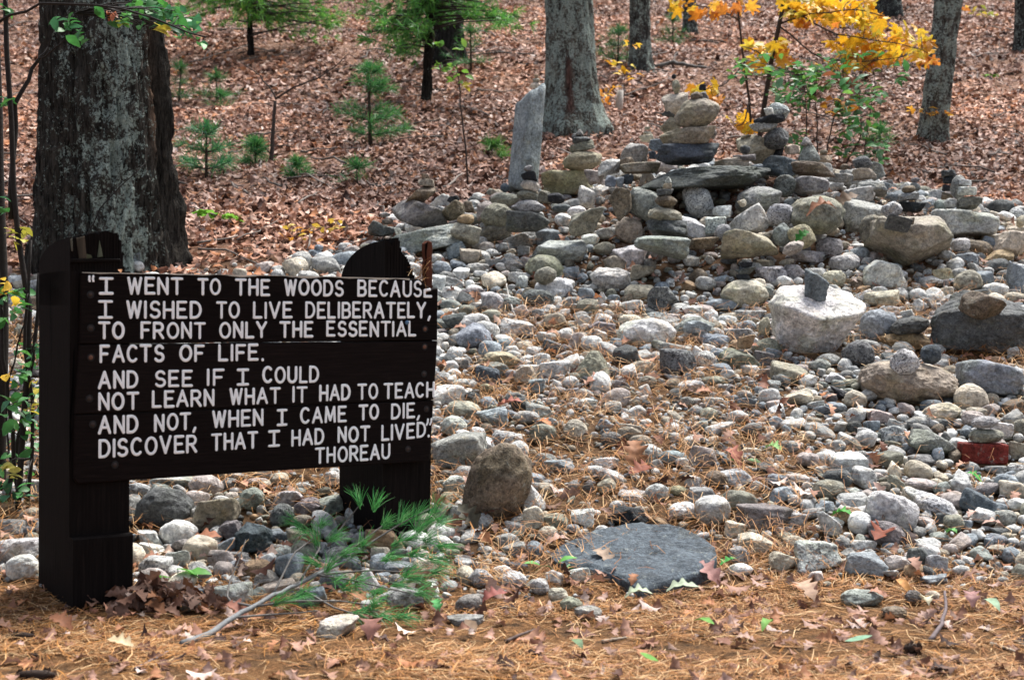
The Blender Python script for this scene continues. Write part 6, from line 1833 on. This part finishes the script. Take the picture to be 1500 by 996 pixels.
def cone(u, v, w, h, lab, i):
    b = ground_at(u, v); b[2] = float(terrain(b[0], b[1])); k = b[1] / FPX; r = rng(600 + i)
    mb = MB(); V, F = ICO[2]; L, Rr = w * k / 2, h * k / 2
    mb.add(V * np.array([L, Rr * .7, Rr * .7]) + b + [0, 0, Rr * .7], [F], (.035, .022, .016, 0))
    for q in range(70):
        x = r.uniform(-.95, .95); a = q * 2.4; rr = Rr * math.sqrt(1 - x * x) * .75
        c = b + np.array([x * L, math.cos(a) * rr, Rr * .7 + math.sin(a) * rr]); d = np.array([.5, math.cos(a), math.sin(a)]); d /= np.linalg.norm(d); s = np.cross(d, [1, 0, .2]); s /= np.linalg.norm(s)
        e = c + d * Rr * .5
        mb.add(np.array([c - s * Rr * .22, c + s * Rr * .22, e + s * Rr * .16, e - s * Rr * .16]), [np.array([[0, 1, 2, 3]])], (.075, .045, .03, 0))
    o = recentre(mb.build("pine_cone", M_TWIG, None, False)); tag(o, lab, "pine cone", "pine cones on the path", "thing")
cone(30, 938, 44, 18, "long dark pine cone on the path beside the foot of the near post", 0)
cone(52, 997, 60, 24, "dark pine cone at the very edge of the path, below the long one", 1)
cone(1336, 957, 24, 22, "small round dark pine cone on the path beside the curved stick", 2)
cone(48, 962, 16, 8, "tiny brown pine cone between the two larger ones on the path", 3)

def stick(pts, rad, col, lab, i):
    P = curve([(lambda g: np.array([g[0], g[1], float(terrain(g[0], g[1])) + rad + dz]))(ground_at(u, v)) for u, v, dz in pts], 14)
    P = P + rng(700 + i).normal(size=P.shape) * rad * .15
    mb = MB(); mb.tube(P, np.linspace(rad, rad * .55, 14), (*col, 0), 8)
    o = recentre(mb.build("stick", M_TWIG)); tag(o, lab, "stick", "sticks on the path", "thing")
stick([(1362, 942, .0), (1378, 930, .02), (1386, 915, .05), (1384, 905, .08)], .008, (.13, .10, .10), "short dark curved stick curling up from the path's needles", 0)
stick([(198, 982, 0), (222, 972, .005), (246, 960, .008)], .005, (.17, .13, .13), "thin grey stick on the path just below the fallen branch", 1)
stick([(1452, 945, 0), (1475, 952, 0), (1490, 958, 0)], .006, (.36, .29, .22), "short pale stick lying on the path past the curved one", 2)
stick([(882, 942, 0), (905, 938, 0), (922, 936, 0)], .006, (.30, .24, .18), "short tan twig on the path below the pale grey-green leaves", 3)
stick([(740, 942, 0), (765, 936, .01), (785, 928, .01)], .006, (.10, .07, .06), "dark broken twig on the path below the front stones", 4)
stick([(755, 472, .02), (746, 455, .06), (742, 442, .10)], .007, (.33, .31, .28), "bare grey twig standing among the cobbles above the yellow oval", 5)
stick([(960, 102, 0), (985, 100, .05), (1010, 106, .05), (1040, 104, 0)], .03, (.12, .11, .10), "weathered grey dead branch lying on the litter uphill of the cairn", 6)
stick([(290, 378, .05), (330, 376, .04), (375, 392, .02), (400, 400, 0)], .008, (.12, .10, .085), "dead twig lying on the litter just over the sign board", 7)
